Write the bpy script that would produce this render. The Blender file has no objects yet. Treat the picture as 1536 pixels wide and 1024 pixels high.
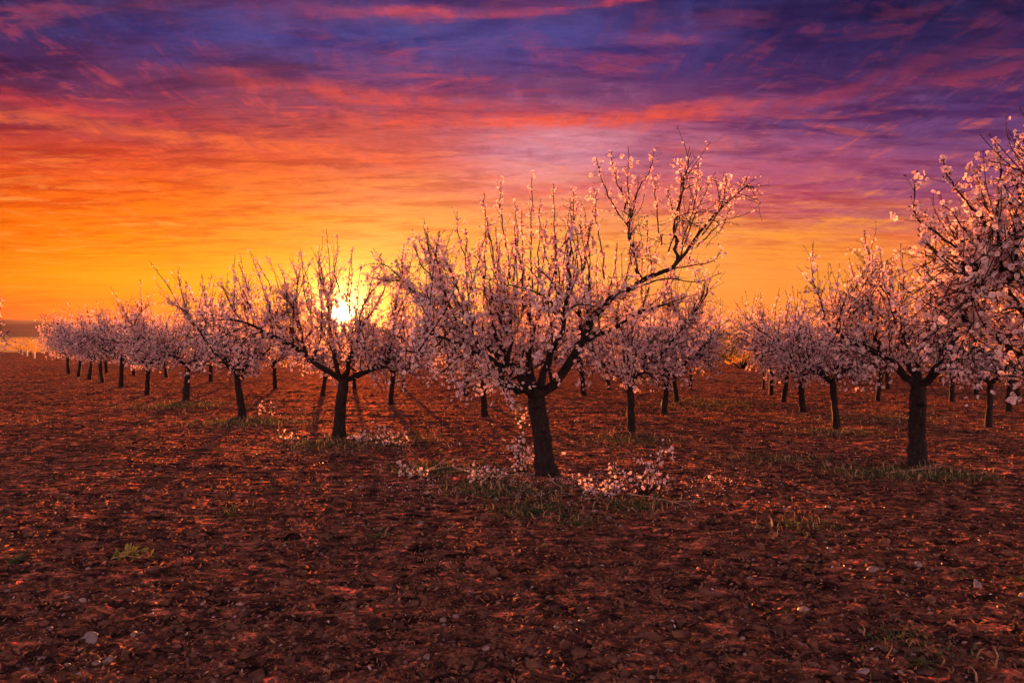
import bpy, math
import numpy as np
from math import radians, atan, tan, sin, cos

# ------------------------------------------------------------------ basics
FPX, CAMH, HOR = 1195.0, 1.7, 505.0
scene = bpy.context.scene
col = scene.collection
UP = np.array([0, 0, 1.0])

def srgb(r, g, b):
    f = lambda c: (c / 255 / 12.92) if c / 255 <= .04045 else ((c / 255 + .055) / 1.055) ** 2.4
    return (f(r), f(g), f(b))

def hash2(ix, iy, seed):
    h = (ix.astype(np.int64) * 374761393 + iy.astype(np.int64) * 668265263 + seed * 982451653) & 0xFFFFFFFF
    h = ((h ^ (h >> 13)) * 1274126177) & 0xFFFFFFFF
    h = ((h ^ (h >> 16)) * 2246822519) & 0xFFFFFFFF
    return ((h ^ (h >> 15)) & 0xFFFFFF) / float(0xFFFFFF)

def vnoise(x, y, seed=0):
    ix, iy = np.floor(x), np.floor(y)
    fx, fy = x - ix, y - iy
    ix = ix.astype(np.int64); iy = iy.astype(np.int64)
    fx = fx * fx * (3 - 2 * fx); fy = fy * fy * (3 - 2 * fy)
    a = hash2(ix, iy, seed); b = hash2(ix + 1, iy, seed)
    c = hash2(ix, iy + 1, seed); d = hash2(ix + 1, iy + 1, seed)
    return (a + (b - a) * fx + (c - a) * fy + (a - b - c + d) * fx * fy) * 2 - 1

def height(x, y, fine=True):
    x = np.asarray(x, float); y = np.asarray(y, float)
    r = np.sqrt(x * x + y * y)
    c, s = cos(.5), sin(.5)
    u, v = x * c + y * s, -x * s + y * c
    h = .012 * vnoise(x / 3.3, y / 2.6, 1) + .006 * vnoise(u / 1.1, v / .9, 2)
    # shallow tilled ridges lying across the view
    h = h + .005 * np.sin((y + .25 * x + .5 * vnoise(x / 2.2, y / 2.2, 9)) * 2 * math.pi / 1.15)
    if fine:
        clod = vnoise(x / .9, y / .7, 8) * .5 + .6
        h = h + .009 * vnoise(u / .42, v / .30, 3)
        h = h + .017 * (.5 - np.abs(vnoise(x / .21, y / .13, 4))) * clod
        h = h + .015 * (.5 - np.abs(vnoise(u / .10, v / .065, 5))) * clod * np.clip((26 - r) / 14, .15, 1)
        h = h + .009 * vnoise(x / .05, y / .036, 6) * np.clip((14 - r) / 7, 0, 1)
    h = h * np.clip((150 - r) / 60, .25, 1)
    for mx_, my_ in ((.427, 9.449), (-2.785, 13.106), (5.21, 10.26), (-5.545, 16.38), (2.052, 13.73), (-8.45, 20.7)):
        h = h + .06 * np.exp(-(((x - mx_) ** 2 + (y - my_) ** 2) / .10))
    return h

def at(px, py):
    Y = FPX * CAMH / (py - HOR)
    return ((px - 768) / FPX * Y, Y)

def new_mesh(name, V, faces, mats, mat_idx=None, smooth=False):
    """faces: list of int arrays (M,k)."""
    me = bpy.data.meshes.new(name)
    V = np.asarray(V, np.float32)
    me.vertices.add(len(V)); me.vertices.foreach_set('co', V.ravel())
    loops = np.concatenate([f.ravel() for f in faces]).astype(np.int32)
    cnt = np.concatenate([np.full(len(f), f.shape[1], np.int32) for f in faces])
    start = np.concatenate([[0], np.cumsum(cnt)[:-1]]).astype(np.int32)
    me.loops.add(len(loops)); me.loops.foreach_set('vertex_index', loops)
    me.polygons.add(len(cnt)); me.polygons.foreach_set('loop_start', start)
    me.polygons.foreach_set('loop_total', cnt)
    for m in mats: me.materials.append(m)
    if mat_idx is not None:
        me.polygons.foreach_set('material_index', np.concatenate(mat_idx).astype(np.int32))
    me.polygons.foreach_set('use_smooth', np.full(len(cnt), smooth))
    me.update(calc_edges=True); me.validate()
    return me

def link(name, data, parent=None, loc=None):
    o = bpy.data.objects.new(name, data)
    col.objects.link(o)
    if parent: o.parent = parent
    if loc is not None: o.location = loc
    return o

def tag(o, label=None, cat=None, group=None, kind=None):
    if label: o['label'] = label
    if cat: o['category'] = cat
    if group: o['group'] = group
    if kind: o['kind'] = kind
    return o

class Geo:
    """collects vertex / face arrays with a material index"""
    def __init__(s): s.V = []; s.F = []; s.M = []; s.n = 0
    def add(s, V, F, m=0):
        V = np.asarray(V).reshape(-1, 3)
        s.V.append(V)
        for f in (F if isinstance(F, list) else [F]):
            s.F.append(np.asarray(f) + s.n); s.M.append(np.full(len(f), m))
        s.n += len(V)
    def mesh(s, name, mats, smooth=False):
        return new_mesh(name, np.concatenate(s.V), s.F, mats, s.M, smooth)

def norm(v): return v / np.maximum(np.linalg.norm(v, axis=-1, keepdims=True), 1e-9)

def tubes(P, R, k):
    """P (M,N,3) centre lines, R (M,N) radii -> verts, quads"""
    M, N, _ = P.shape
    T = np.gradient(P, axis=1); T = norm(T)
    ref = np.where(np.abs(T[:, :1, 2:3]) < .8, UP, np.array([1.0, 0, 0]))
    ref = np.broadcast_to(ref, T.shape)
    A = norm(np.cross(T, ref)); B = np.cross(T, A)
    a = np.arange(k) * 2 * math.pi / k
    V = P[:, :, None] + R[:, :, None, None] * (A[:, :, None] * np.cos(a)[None, None, :, None] + B[:, :, None] * np.sin(a)[None, None, :, None])
    idx = np.arange(M * N * k).reshape(M, N, k)
    q = np.stack([idx[:, :-1], np.roll(idx[:, :-1], -1, 2), np.roll(idx[:, 1:], -1, 2), idx[:, 1:]], -1).reshape(-1, 4)
    return V.reshape(-1, 3), q

def paths(rng, S, D, L, N, bend, wob):
    """curved polylines starting at S in direction D"""
    M = len(S)
    d = norm(D); P = np.zeros((M, N, 3)); P[:, 0] = S
    w = np.zeros((M, 3))
    for i in range(1, N):
        w = w * .6 + rng.normal(0, wob, (M, 3))
        d = norm(d + bend / (N - 1) + w)
        P[:, i] = P[:, i - 1] + d * (L / (N - 1))[:, None]
    return P

def sample(P, i, t):
    """points and tangents on polylines i at fraction t"""
    N = P.shape[1]; f = t * (N - 1); j = np.minimum(f.astype(int), N - 2); g = (f - j)[:, None]
    a, b = P[i, j], P[i, j + 1]
    return a * (1 - g) + b * g, norm(b - a)

def resample(pts, N, rng, jit):
    pts = np.array(pts, float)
    # Catmull-Rom through the points
    p = np.vstack([2 * pts[0] - pts[1], pts, 2 * pts[-1] - pts[-2]])
    out = []
    for t in np.linspace(0, len(pts) - 1 - 1e-6, N):
        j = int(t); u = t - j; a, b, c, d = p[j:j + 4]
        out.append(.5 * (2 * b + (c - a) * u + (2 * a - 5 * b + 4 * c - d) * u * u + (3 * b - a - 3 * c + d) * u ** 3))
    out = np.array(out); out[1:] += rng.normal(0, jit, (N - 1, 3))
    return out

# ------------------------------------------------------------------ materials
def mat(name):
    m = bpy.data.materials.new(name); m.use_nodes = True
    nt = m.node_tree; nt.nodes.clear()
    out = nt.nodes.new('ShaderNodeOutputMaterial')
    return m, nt, out

def nd(nt, t, **kw):
    n = nt.nodes.new(t)
    for k, v in kw.items():
        if k.startswith('i_'):
            n.inputs[int(k[2:]) if k[2:].isdigit() else k[2:]].default_value = v
        else: setattr(n, k, v)
    return n

def ramp(nt, fac, stops, interp='LINEAR'):
    r = nt.nodes.new('ShaderNodeValToRGB'); e = r.color_ramp.elements
    r.color_ramp.interpolation = interp
    while len(e) < len(stops): e.new(0)
    for i, (p, c) in enumerate(stops):
        e[i].position = p; e[i].color = (*c, 1)
    if fac is not None: nt.links.new(fac, r.inputs[0])
    return r.outputs[0]

def noise(nt, vec, scale, detail=4, rough=.55, dist=0):
    n = nd(nt, 'ShaderNodeTexNoise')
    n.inputs['Scale'].default_value = scale; n.inputs['Detail'].default_value = detail
    n.inputs['Roughness'].default_value = rough; n.inputs['Distortion'].default_value = dist
    if vec is not None: nt.links.new(vec, n.inputs['Vector'])
    return n

def bump(nt, h, strength, dist, prev=None):
    b = nd(nt, 'ShaderNodeBump'); b.inputs['Strength'].default_value = strength
    b.inputs['Distance'].default_value = dist
    nt.links.new(h, b.inputs['Height'])
    if prev: nt.links.new(prev, b.inputs['Normal'])
    return b.outputs[0]

def mixc(nt, fac, a, b, mode='MIX'):
    m = nd(nt, 'ShaderNodeMix', data_type='RGBA', blend_type=mode)
    for s, v in ((m.inputs[0], fac), (m.inputs[6], a), (m.inputs[7], b)):
        if hasattr(v, 'is_linked'): nt.links.new(v, s)
        else: s.default_value = v if not isinstance(v, tuple) else (*v, 1)[:4]
    return m.outputs[2]

def principled(nt, out, color=None, rough=.8, normal=None, spec=.3):
    p = nd(nt, 'ShaderNodeBsdfPrincipled')
    p.inputs['Roughness'].default_value = rough; p.inputs['Specular IOR Level'].default_value = spec
    if color is not None:
        if isinstance(color, tuple): p.inputs['Base Color'].default_value = (*color, 1)
        else: nt.links.new(color, p.inputs['Base Color'])
    if normal is not None: nt.links.new(normal, p.inputs['Normal'])
    if out: nt.links.new(p.outputs[0], out.inputs[0])
    return p

def soil_material():
    m, nt, out = mat('soil')
    tc = nd(nt, 'ShaderNodeTexCoord').outputs['Object']
    mp = nd(nt, 'ShaderNodeMapping'); mp.inputs['Scale'].default_value = (.7, 1.25, 1)
    nt.links.new(tc, mp.inputs[0]); v = mp.outputs[0]
    big = noise(nt, v, .55, 4, .6).outputs[0]
    mid = noise(nt, v, 7, 6, .65, .6).outputs[0]
    fin = noise(nt, v, 55, 5, .7, .4).outputs[0]
    base = ramp(nt, mid, [(.34, (.008, .006, .007)), (.46, (.034, .021, .021)), (.55, (.095, .048, .038)), (.68, (.27, .145, .105))])
    pat = ramp(nt, big, [(.35, (.70, .66, .74)), (.65, (1.12, 1.0, .92))])
    c = mixc(nt, 1.0, base, pat, 'MULTIPLY')
    spk = ramp(nt, fin, [(.30, (.30, .30, .34)), (.5, (1, 1, 1)), (.70, (1.9, 1.75, 1.6))])
    c = mixc(nt, .85, c, spk, 'MULTIPLY')
    vo = nd(nt, 'ShaderNodeTexVoronoi'); vo.inputs['Scale'].default_value = 26; nt.links.new(v, vo.inputs['Vector'])
    n1 = bump(nt, mid, .8, .05)
    n2 = bump(nt, vo.outputs['Distance'], .55, .022, n1)
    n3 = bump(nt, fin, .9, .012, n2)
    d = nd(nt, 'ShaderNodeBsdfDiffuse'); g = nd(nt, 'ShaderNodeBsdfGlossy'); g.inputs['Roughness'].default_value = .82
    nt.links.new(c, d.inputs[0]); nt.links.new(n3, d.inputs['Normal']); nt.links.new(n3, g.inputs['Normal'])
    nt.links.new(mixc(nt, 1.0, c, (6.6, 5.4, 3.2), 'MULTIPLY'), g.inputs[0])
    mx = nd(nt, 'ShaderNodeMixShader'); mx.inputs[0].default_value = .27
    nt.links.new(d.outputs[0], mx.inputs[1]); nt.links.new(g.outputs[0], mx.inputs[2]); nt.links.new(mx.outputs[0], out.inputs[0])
    return m

def simple_noise_mat(name, c1, c2, scale, rough=.8, bs=.4, bd=.01, spec=.3):
    m, nt, out = mat(name)
    tc = nd(nt, 'ShaderNodeTexCoord').outputs['Object']
    n = noise(nt, tc, scale, 5, .6).outputs[0]
    c = ramp(nt, n, [(.35, c1), (.65, c2)])
    principled(nt, out, c, rough, bump(nt, n, bs, bd), spec)
    return m

def thin_mat(name, c1, c2, scale, trans=.5, rough=.6, tint=(1, 1, 1)):
    """diffuse + translucent, for petals, leaves, grass"""
    m, nt, out = mat(name)
    tc = nd(nt, 'ShaderNodeTexCoord').outputs['Object']
    n = nd(nt, 'ShaderNodeTexWhiteNoise')
    sn = nd(nt, 'ShaderNodeVectorMath', operation='SNAP'); sn.inputs[1].default_value = (1 / scale,) * 3
    nt.links.new(tc, sn.inputs[0]); nt.links.new(sn.outputs[0], n.inputs['Vector'])
    c = ramp(nt, n.outputs[0], [(0, c1), (1, c2)])
    d = nd(nt, 'ShaderNodeBsdfDiffuse'); t = nd(nt, 'ShaderNodeBsdfTranslucent')
    nt.links.new(c, d.inputs[0])
    nt.links.new(mixc(nt, 1.0, c, tint, 'MULTIPLY'), t.inputs[0])
    mx = nd(nt, 'ShaderNodeMixShader'); mx.inputs[0].default_value = trans
    nt.links.new(d.outputs[0], mx.inputs[1]); nt.links.new(t.outputs[0], mx.inputs[2])
    g = nd(nt, 'ShaderNodeBsdfGlossy'); g.inputs['Roughness'].default_value = rough
    m2 = nd(nt, 'ShaderNodeMixShader'); m2.inputs[0].default_value = .04
    nt.links.new(mx.outputs[0], m2.inputs[1]); nt.links.new(g.outputs[0], m2.inputs[2])
    nt.links.new(m2.outputs[0], out.inputs[0])
    return m

def bark_material():
    m, nt, out = mat('bark')
    tc = nd(nt, 'ShaderNodeTexCoord').outputs['Object']
    mp = nd(nt, 'ShaderNodeMapping'); mp.inputs['Scale'].default_value = (1, 1, .3)
    nt.links.new(tc, mp.inputs[0])
    n = noise(nt, mp.outputs[0], 38, 6, .7, .8).outputs[0]
    n2 = noise(nt, tc, 7, 3, .6).outputs[0]
    c = ramp(nt, n, [(.35, (.004, .003, .003)), (.55, (.015, .010, .009)), (.72, (.060, .042, .036))])
    c = mixc(nt, 1.0, c, ramp(nt, n2, [(.3, (.7, .65, .65)), (.7, (1.15, 1.1, 1.1))]), 'MULTIPLY')
    principled(nt, out, c, .85, bump(nt, n, 1.0, .02), .25)
    return m

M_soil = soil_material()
M_bark = bark_material()
M_petal = thin_mat('petal', (.88, .64, .67), (.97, .89, .89), 45, .60, .5, (1.0, .86, .80))
M_calyx = thin_mat('calyx', (.10, .022, .020), (.22, .060, .050), 45, .2)
M_leaf = thin_mat('young_leaf', (.08, .13, .02), (.20, .22, .03), 30, .5)
M_grass = thin_mat('grass_blade', (.022, .040, .008), (.09, .10, .02), 14, .45)
M_straw = thin_mat('dry_straw', (.20, .11, .05), (.42, .27, .14), 14, .25)
M_chip = simple_noise_mat('dry_clod', (.014, .009, .010), (.16, .076, .052), 5, .95, .6, .01, .05)
M_stone = simple_noise_mat('pebble_stone', (.10, .06, .055), (.26, .17, .15), 12, .5, .5, .006, .45)
M_pale = simple_noise_mat('pale_stone', (.10, .07, .065), (.28, .21, .20), 20, .5, .7, .01, .4)
M_twigdry = simple_noise_mat('peeled_twig', (.22, .14, .09), (.50, .36, .25), 25, .6, .4, .003)
M_fallen = thin_mat('fallen_petal', (.70, .48, .52), (.88, .74, .76), 60, .4)
MATS = [M_petal, M_calyx]

# ------------------------------------------------------------------ tree building
def blossoms(geo, rng, C, Nrm, size, detail):
    """five-petal flowers at C facing Nrm"""
    M = len(C)
    if M == 0: return
    Nrm = norm(Nrm); ref = norm(rng.normal(size=(M, 3)))
    A = norm(np.cross(Nrm, ref)); B = np.cross(Nrm, A)
    cup = rng.uniform(.0, .65, (M, 1)); sz = size[:, None]
    ph = rng.uniform(0, 6.28, M)
    Vs = []
    for k in range(5):
        a = ph + k * 2 * math.pi / 5 + rng.normal(0, .07, M)
        ca, sa = np.cos(a)[:, None], np.sin(a)[:, None]
        out = A * ca + B * sa; side = -A * sa + B * ca
        l = sz * rng.uniform(.85, 1.12, (M, 1)); w = l * rng.uniform(.50, .60, (M, 1))
        cu = cup + rng.normal(0, .12, (M, 1))
        p0 = C + out * l * .06
        pm = C + out * l * .62 + Nrm * l * (.28 * cu)
        if detail:
            tp = Nrm * l * (.62 * cu)
            v = [p0, C + out * l * .34 + side * w * .62 + Nrm * l * .16 * cu, pm + side * w + Nrm * l * .12, C + out * l * .98 + side * w * .45 + tp,
                 C + out * l * .88 + tp * .9, C + out * l * .98 - side * w * .45 + tp, pm - side * w + Nrm * l * .12, C + out * l * .34 - side * w * .62 + Nrm * l * .16 * cu]
        else:
            v = [p0, pm + side * w, C + out * l + Nrm * l * .6 * cu, pm - side * w]
        Vs.append(np.stack(v, 1))
    V = np.stack(Vs, 1)              # M,5,nv,3
    nv = V.shape[2]
    idx = np.arange(M * 5 * nv).reshape(-1, nv)
    if detail:
        F = [idx[:, [0, 1, 2, 4]], idx[:, [2, 3, 4]], idx[:, [0, 4, 6, 7]], idx[:, [4, 5, 6]]]
    else: F = [idx]
    geo.add(V, F, 0)
    # calyx: small dark cone behind, and a reddish eye in front
    s = sz * .26
    tip = C - Nrm * sz * .42
    a3 = [A, -.5 * A + .87 * B, -.5 * A - .87 * B]
    W = np.stack([tip] + [C + q * s + Nrm * sz * .05 for q in a3], 1)
    idx = np.arange(M * 4).reshape(-1, 4)
    geo.add(W, [idx[:, [0, 1, 2]], idx[:, [0, 2, 3]], idx[:, [0, 3, 1]], idx[:, [1, 2, 3]]], 1)

def buds(geo, rng, C, size):
    M = len(C)
    if M == 0: return
    D = norm(rng.normal(size=(M, 3)) + UP); A = norm(np.cross(D, norm(rng.normal(size=(M, 3))))); B = np.cross(D, A)
    s = size[:, None]
    V = np.stack([C - D * s * .9, C + A * s * .6, C + B * s * .6, C - A * s * .6, C - B * s * .6, C + D * s], 1)
    i = np.arange(M * 6).reshape(-1, 6)
    geo.add(V, [i[:, [0, 2, 1]], i[:, [0, 3, 2]], i[:, [0, 4, 3]], i[:, [0, 1, 4]], i[:, [5, 1, 2]], i[:, [5, 2, 3]], i[:, [5, 3, 4]], i[:, [5, 4, 1]]], 1)

def leaves(geo, rng, C, size):
    M = len(C)
    if M == 0: return
    D = norm(rng.normal(size=(M, 3)) + UP * .6); A = norm(np.cross(D, rng.normal(size=(M, 3)))); N = np.cross(D, A)
    s = size[:, None]
    V = np.stack([C, C + D * s * .5 + A * s * .2 + N * s * .06, C + D * s, C + D * s * .5 - A * s * .2 + N * s * .06], 1)
    geo.add(V, np.arange(M * 4).reshape(-1, 4), 0)

def auto_limbs(rng, fork, n, reach, rise, r0):
    L = []
    a0 = rng.uniform(0, 6.28)
    for i in range(n):
        a = a0 + i * 2 * math.pi / n + rng.normal(0, .25)
        R = reach * rng.uniform(.75, 1.1); Z = rise * rng.uniform(.55, 1.1)
        d = np.array([cos(a), sin(a), 0])
        side = np.array([-sin(a), cos(a), 0]) * rng.normal(0, .18)
        f = np.array(fork)
        pts = [f, f + d * R * .28 + UP * Z * .20 + side * .3, f + d * R * .62 + UP * Z * .52 + side, f + d * R + UP * Z + side * 1.5]
        L.append((pts, r0 * rng.uniform(.75, 1.05)))
    return L

def trunk_geo(rng, trunk, r0, k):
    N = 44 if k > 12 else 14; k = 26 if k > 12 else k
    P = resample(trunk, N, rng, .004)
    z = np.linspace(0, 1, N)
    R = r0 * (1.06 + .50 * np.exp(-z * 12) - .20 * z)
    R[-1] *= .55
    V, q = tubes(P[None], R[None], k)
    V = V.reshape(N, k, 3); c = P[:, None]
    a = np.arange(k)
    kn = rng.uniform(0, 6.28, 4); kz = rng.uniform(.2, .9, 4)
    for i in range(N):
        w = 1 + .07 * np.sin(a * 2 * math.pi / k * 3 + z[i] * 4.5 + 1.0) + rng.normal(0, .022, k)
        th = a * 2 * math.pi / k
        w = w + .07 * vnoise(np.cos(th) * 2.5 + 9, np.sin(th) * 2.5 + z[i] * 9, 7) + .06 * vnoise(np.cos(th) * 6 + 3, np.sin(th) * 6 + z[i] * 16, 8)
        for q_ in range(4): w = w + .16 * np.exp(-((np.angle(np.exp(1j * (th - kn[q_]))) / .35) ** 2) - ((z[i] - kz[q_]) / .045) ** 2)
        V[i] = c[i] + (V[i] - c[i]) * w[:, None]
    g = Geo(); g.add(V, q)
    cap = np.arange(k)[None, :] + (N - 1) * k
    g.F.append(cap); g.M.append(np.zeros(1))
    return g.mesh('trunk', [M_bark], True)

def make_tree(seed, trunk, r0, limbs, nb=34, ns=420, nsp=1200, nup=30, flowers=6000, size=.024, detail=False, top=3.4, low=.8,
              nleaf=0, gap=None, gate=None, updense=.5, uplen=(.6, 1.2), blen=(.45, 1.0), tubek=3):
    """returns three meshes: trunk, branches, blossoms (and leaves)"""
    rng = np.random.default_rng(seed); gate = gate or top
    out = {'trunk': trunk_geo(rng, trunk, r0, 14 if detail or flowers > 7000 else 9)}
    g = Geo(); NL = 14
    LP = np.stack([resample(p, NL, rng, .018) for p, _ in limbs])
    LR = np.stack([(r - .006) * (1 - np.linspace(0, 1, NL)) ** .9 + .006 for _, r in limbs])
    LR = LR * (1 + rng.normal(0, .06, LR.shape))
    V, q = tubes(LP, LR, 8 if flowers > 7000 else 6); g.add(V, q)
    # branches off limbs
    wl = np.linalg.norm(np.diff(LP, axis=1), axis=2).sum(1); wl = wl / wl.sum()
    M = nb
    i = rng.choice(len(LP), M, p=wl); t = rng.uniform(.18, 1, M)
    S, T = sample(LP, i, t)
    outw = S - np.array(trunk[-1]); outw[:, 2] = 0; outw = norm(outw + rng.normal(0, .05, outw.shape))
    droop = rng.random(M) < .34
    D = T * .5 + rng.normal(0, .55, (M, 3)) + np.where(droop[:, None], outw * 1.0 - UP * .12, UP * .75 + outw * .25)
    L = rng.uniform(blen[0], blen[1], M)
    bend = np.where(droop[:, None], -UP * .75, UP * .6)
    L = np.where(S[:, 2] > gate - .45, L * .35, L)
    BP = paths(rng, S, D, L, 9, bend, .09)
    BP[:, :, 2] = np.maximum(BP[:, :, 2], low + rng.random((M, 1)) * .1)
    BR = .013 * (L / .8)[:, None] * (1 - .7 * np.linspace(0, 1, 9))[None] + .003
    V, q = tubes(BP, BR, 5); g.add(V, q)
    # long upright water shoots
    M = nup
    src = np.concatenate([LP[:, ::1], BP[:, np.linspace(0, 8, NL).astype(int)]])
    i = rng.integers(0, len(src), M); t = rng.uniform(.25, 1, M)
    S, T = sample(src, i, t)
    D = UP * 1.25 + rng.normal(0, .25, (M, 3)) + .18 * norm(S - np.array(trunk[-1]))
    L = np.minimum(rng.uniform(uplen[0], uplen[1], M), np.maximum(top * rng.uniform(.86, 1.06, M) - S[:, 2], .15))
    UPP = paths(rng, S, D, L, 9, UP * .3, .05)
    UR = .0075 * (1 - .75 * np.linspace(0, 1, 9))[None] * np.ones((M, 1)) + .0012
    V, q = tubes(UPP, UR, tubek + 1); g.add(V, q)
    # short shoots off everything
    M = ns
    pool = np.concatenate([LP[:, np.linspace(2, NL - 1, 9).astype(int)], LP[:, np.linspace(5, NL - 1, 9).astype(int)], BP, BP, BP])
    i = rng.integers(0, len(pool), M); t = rng.uniform(.05, 1, M)
    S, T = sample(pool, i, t)
    outw = norm(S - (np.array(trunk[-1]) + UP * .3))
    dr = (rng.random(M) < .36)[:, None]
    D = T * .4 + rng.normal(0, .6, (M, 3)) + np.where(dr, outw * .5 - UP * .35, outw * .35 + UP * .55)
    L = rng.uniform(.14, .55, M)
    ok = (S[:, 2] < gate - .35) | (rng.random(M) < .25); S, D, L, dr = S[ok], D[ok], L[ok], dr[ok]; M = len(S)
    SP = paths(rng, S, D, L, 6, np.where(dr, -UP * .4, UP * .4), .10)
    SP[:, :, 2] = np.maximum(SP[:, :, 2], low - .1)
    SR = .0042 * (1 - .65 * np.linspace(0, 1, 6))[None] * np.ones((M, 1)) + .0008
    V, q = tubes(SP, SR, tubek); g.add(V, q)
    # spurs on upright shoots
    M = nup * 11
    i = np.repeat(np.arange(nup), 11); t = rng.uniform(.12, .97, M)
    S, T = sample(UPP, i, t)
    D = norm(rng.normal(0, 1, (M, 3))) * .9 + UP * .55
    L = rng.uniform(.03, .20, M) * (1.15 - .75 * t)
    XP = paths(rng, S, D, L, 3, UP * .2, .08)
    V, q = tubes(XP, .0024 * np.ones((M, 3)) * np.array([1, .8, .5]), 3); g.add(V, q)
    # tiny spurs on short shoots
    M = nsp
    i = rng.integers(0, len(SP), M); t = rng.uniform(.1, 1, M)
    S, T = sample(SP, i, t)
    D = norm(rng.normal(0, 1, (M, 3))) + T * .4
    YP = paths(rng, S, D, rng.uniform(.03, .11, M), 3, UP * .1, .1)
    V, q = tubes(YP, .0022 * np.ones((M, 3)) * np.array([1, .8, .5]), 3); g.add(V, q)
    out['branches'] = g.mesh('branches', [M_bark], True)
    # flowers
    b = Geo()
    def place(P, n, tlo=0, thi=1, spread=.022):
        i = rng.integers(0, len(P), n); t = rng.uniform(tlo, thi, n)
        S, T = sample(P, i, t)
        off = norm(rng.normal(size=(n, 3)) - T * (np.sum(T, 1)[:, None] * 0)); off = norm(off - T * np.sum(off * T, 1)[:, None])
        return S + off * rng.uniform(.3, 1, (n, 1)) * spread, norm(off + rng.normal(0, .45, (n, 3)) + UP * .1)
    allC, allN = [], []
    for P, share, a0, a1, sp in ((SP, .40, .1, 1, .030), (YP, .27, .2, 1, .022), (BP, .15, .1, 1, .040), (UPP, updense * .20, .02, .9, .024), (LP, .05, .35, 1, .06)):
        c, n = place(P, int(flowers * share), a0, a1, sp); allC.append(c); allN.append(n)
    c, n = place(XP[np.random.default_rng(seed).permutation(len(XP))[:max(1, int(len(XP) * .7))]], int(flowers * updense * .22), .3, 1, .015)
    allC.append(c); allN.append(n)
    C = np.concatenate(allC); Nn = np.concatenate(allN)
    # fade to open sky at the very top: fewer, smaller flowers
    z = C[:, 2]; hi = np.clip((z - top * .72) / (top * .34), 0, 1)
    keep = rng.random(len(C)) > hi * .5
    if gap:
        gd = C - np.array(gap[0]); ax = np.array(gap[1]); rad = np.linalg.norm(gd - (gd @ ax)[:, None] * ax, axis=1)
        keep &= rad > gap[2] * rng.uniform(.75, 1.25, len(C))
    C, Nn, hi = C[keep], Nn[keep], hi[keep]
    sz = size * rng.uniform(.72, 1.2, len(C)) * (1 - .42 * hi)
    # group into clusters: some flowers get two close neighbours
    blossoms(b, rng, C, Nn, sz, detail)
    # buds along the tops and at the twig ends
    c1, _ = place(XP, int(nup * 16), .5, 1, .008); c2, _ = place(UPP, nup * 9, .55, 1, .010); c3 = UPP[:, -1]; c4 = SP[:, -1]
    c5, _ = place(SP, int(flowers * .25), 0, 1, .02)
    for c, s in ((c1, .011), (c2, .010), (c3, .014), (c4, .012), (c5, .009)):
        buds(b, rng, c, s * rng.uniform(.6, 1.3, len(c)) * size / .024)
    out['blossoms'] = b.mesh('blossoms', MATS)
    if nleaf:
        l = Geo(); c, _ = place(SP, nleaf, 0, 1, .02); leaves(l, rng, c, rng.uniform(.025, .05, nleaf)); out['young_leaves'] = l.mesh('young_leaves', [M_leaf])
    return out

def plant_tree(parts, xy, rot, sc, label, group=None, sink=.03, name='almond_tree'):
    x, y = xy
    e = link(name, None, loc=(x, y, float(height(x, y, False)) - sink - .03))
    e.rotation_euler = (0, 0, rot); e.scale = sc if isinstance(sc, tuple) else (sc, sc, sc)
    tag(e, label, 'tree', group)
    for n in ('trunk', 'branches', 'blossoms', 'young_leaves'):
        if n in parts: link(n, parts[n], e)
    return e

# --- the main tree
def L3(*p): return [np.array(q, float) for q in p]
s = 9.45 / FPX
def hp(px, py, d=0.0): return ((px - 822) * s, d, (720 - py) * s)
main_limbs = [
    (L3(hp(800, 592), hp(770, 582, -.05), hp(748, 570, -.10), hp(757, 548, -.12), hp(768, 505, -.15), hp(764, 450, -.2)), .062),
    (L3(hp(797, 585), hp(765, 548, .10), hp(700, 500, .25), hp(650, 468, .35), hp(605, 425, .45), hp(580, 400, .5)), .060),
    (L3(hp(812, 590), hp(840, 560, .02), hp(868, 512, -.05), hp(905, 462, -.1), hp(955, 428, -.1), hp(1012, 396, -.1), hp(1050, 350, -.1), hp(1095, 298, -.1)), .060),
    (L3(hp(800, 585), hp(795, 540, .3), hp(800, 480, .55), hp(790, 420, .7), hp(775, 360, .75)), .050),
    (L3(hp(806, 588), hp(822, 540, -.3), hp(838, 490, -.6), hp(845, 430, -.85), hp(848, 370, -.9)), .050),
    (L3(hp(870, 510, -.05), hp(910, 500, .15), hp(960, 470, .35), hp(1010, 455, .5), hp(1050, 440, .6)), .034),
    (L3(hp(755, 550, -.12), hp(715, 530, -.35), hp(670, 505, -.6), hp(640, 500, -.75)), .034),
    (L3(hp(955, 428, -.1), hp(948, 380, -.1), hp(940, 330, -.05), hp(936, 285, 0)), .024),
    (L3(hp(1012, 396, -.1), hp(1010, 350, -.1), hp(1018, 300, -.12), hp(1030, 255, -.12)), .020),
    (L3(hp(765, 545, .1), hp(740, 490, .2), hp(728, 430, .2), hp(712, 380, .15)), .030),
    (L3(hp(700, 500, .25), hp(672, 455, .1), hp(650, 410, 0), hp(640, 385, 0)), .022),
    (L3(hp(868, 512, -.05), hp(872, 450, .1), hp(880, 380, .2), hp(872, 330, .2)), .028),
]
main = make_tree(11, L3(hp(822, 723), hp(817, 690), hp(813, 650), hp(806, 612), hp(804, 584)), .112, main_limbs,
                 nb=90, ns=1300, nsp=3000, nup=60, flowers=8800, size=.0235, top=2.95, gate=2.45, low=.98, nleaf=500, updense=.75, uplen=(.5, 1.25), blen=(.35, .8))
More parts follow.
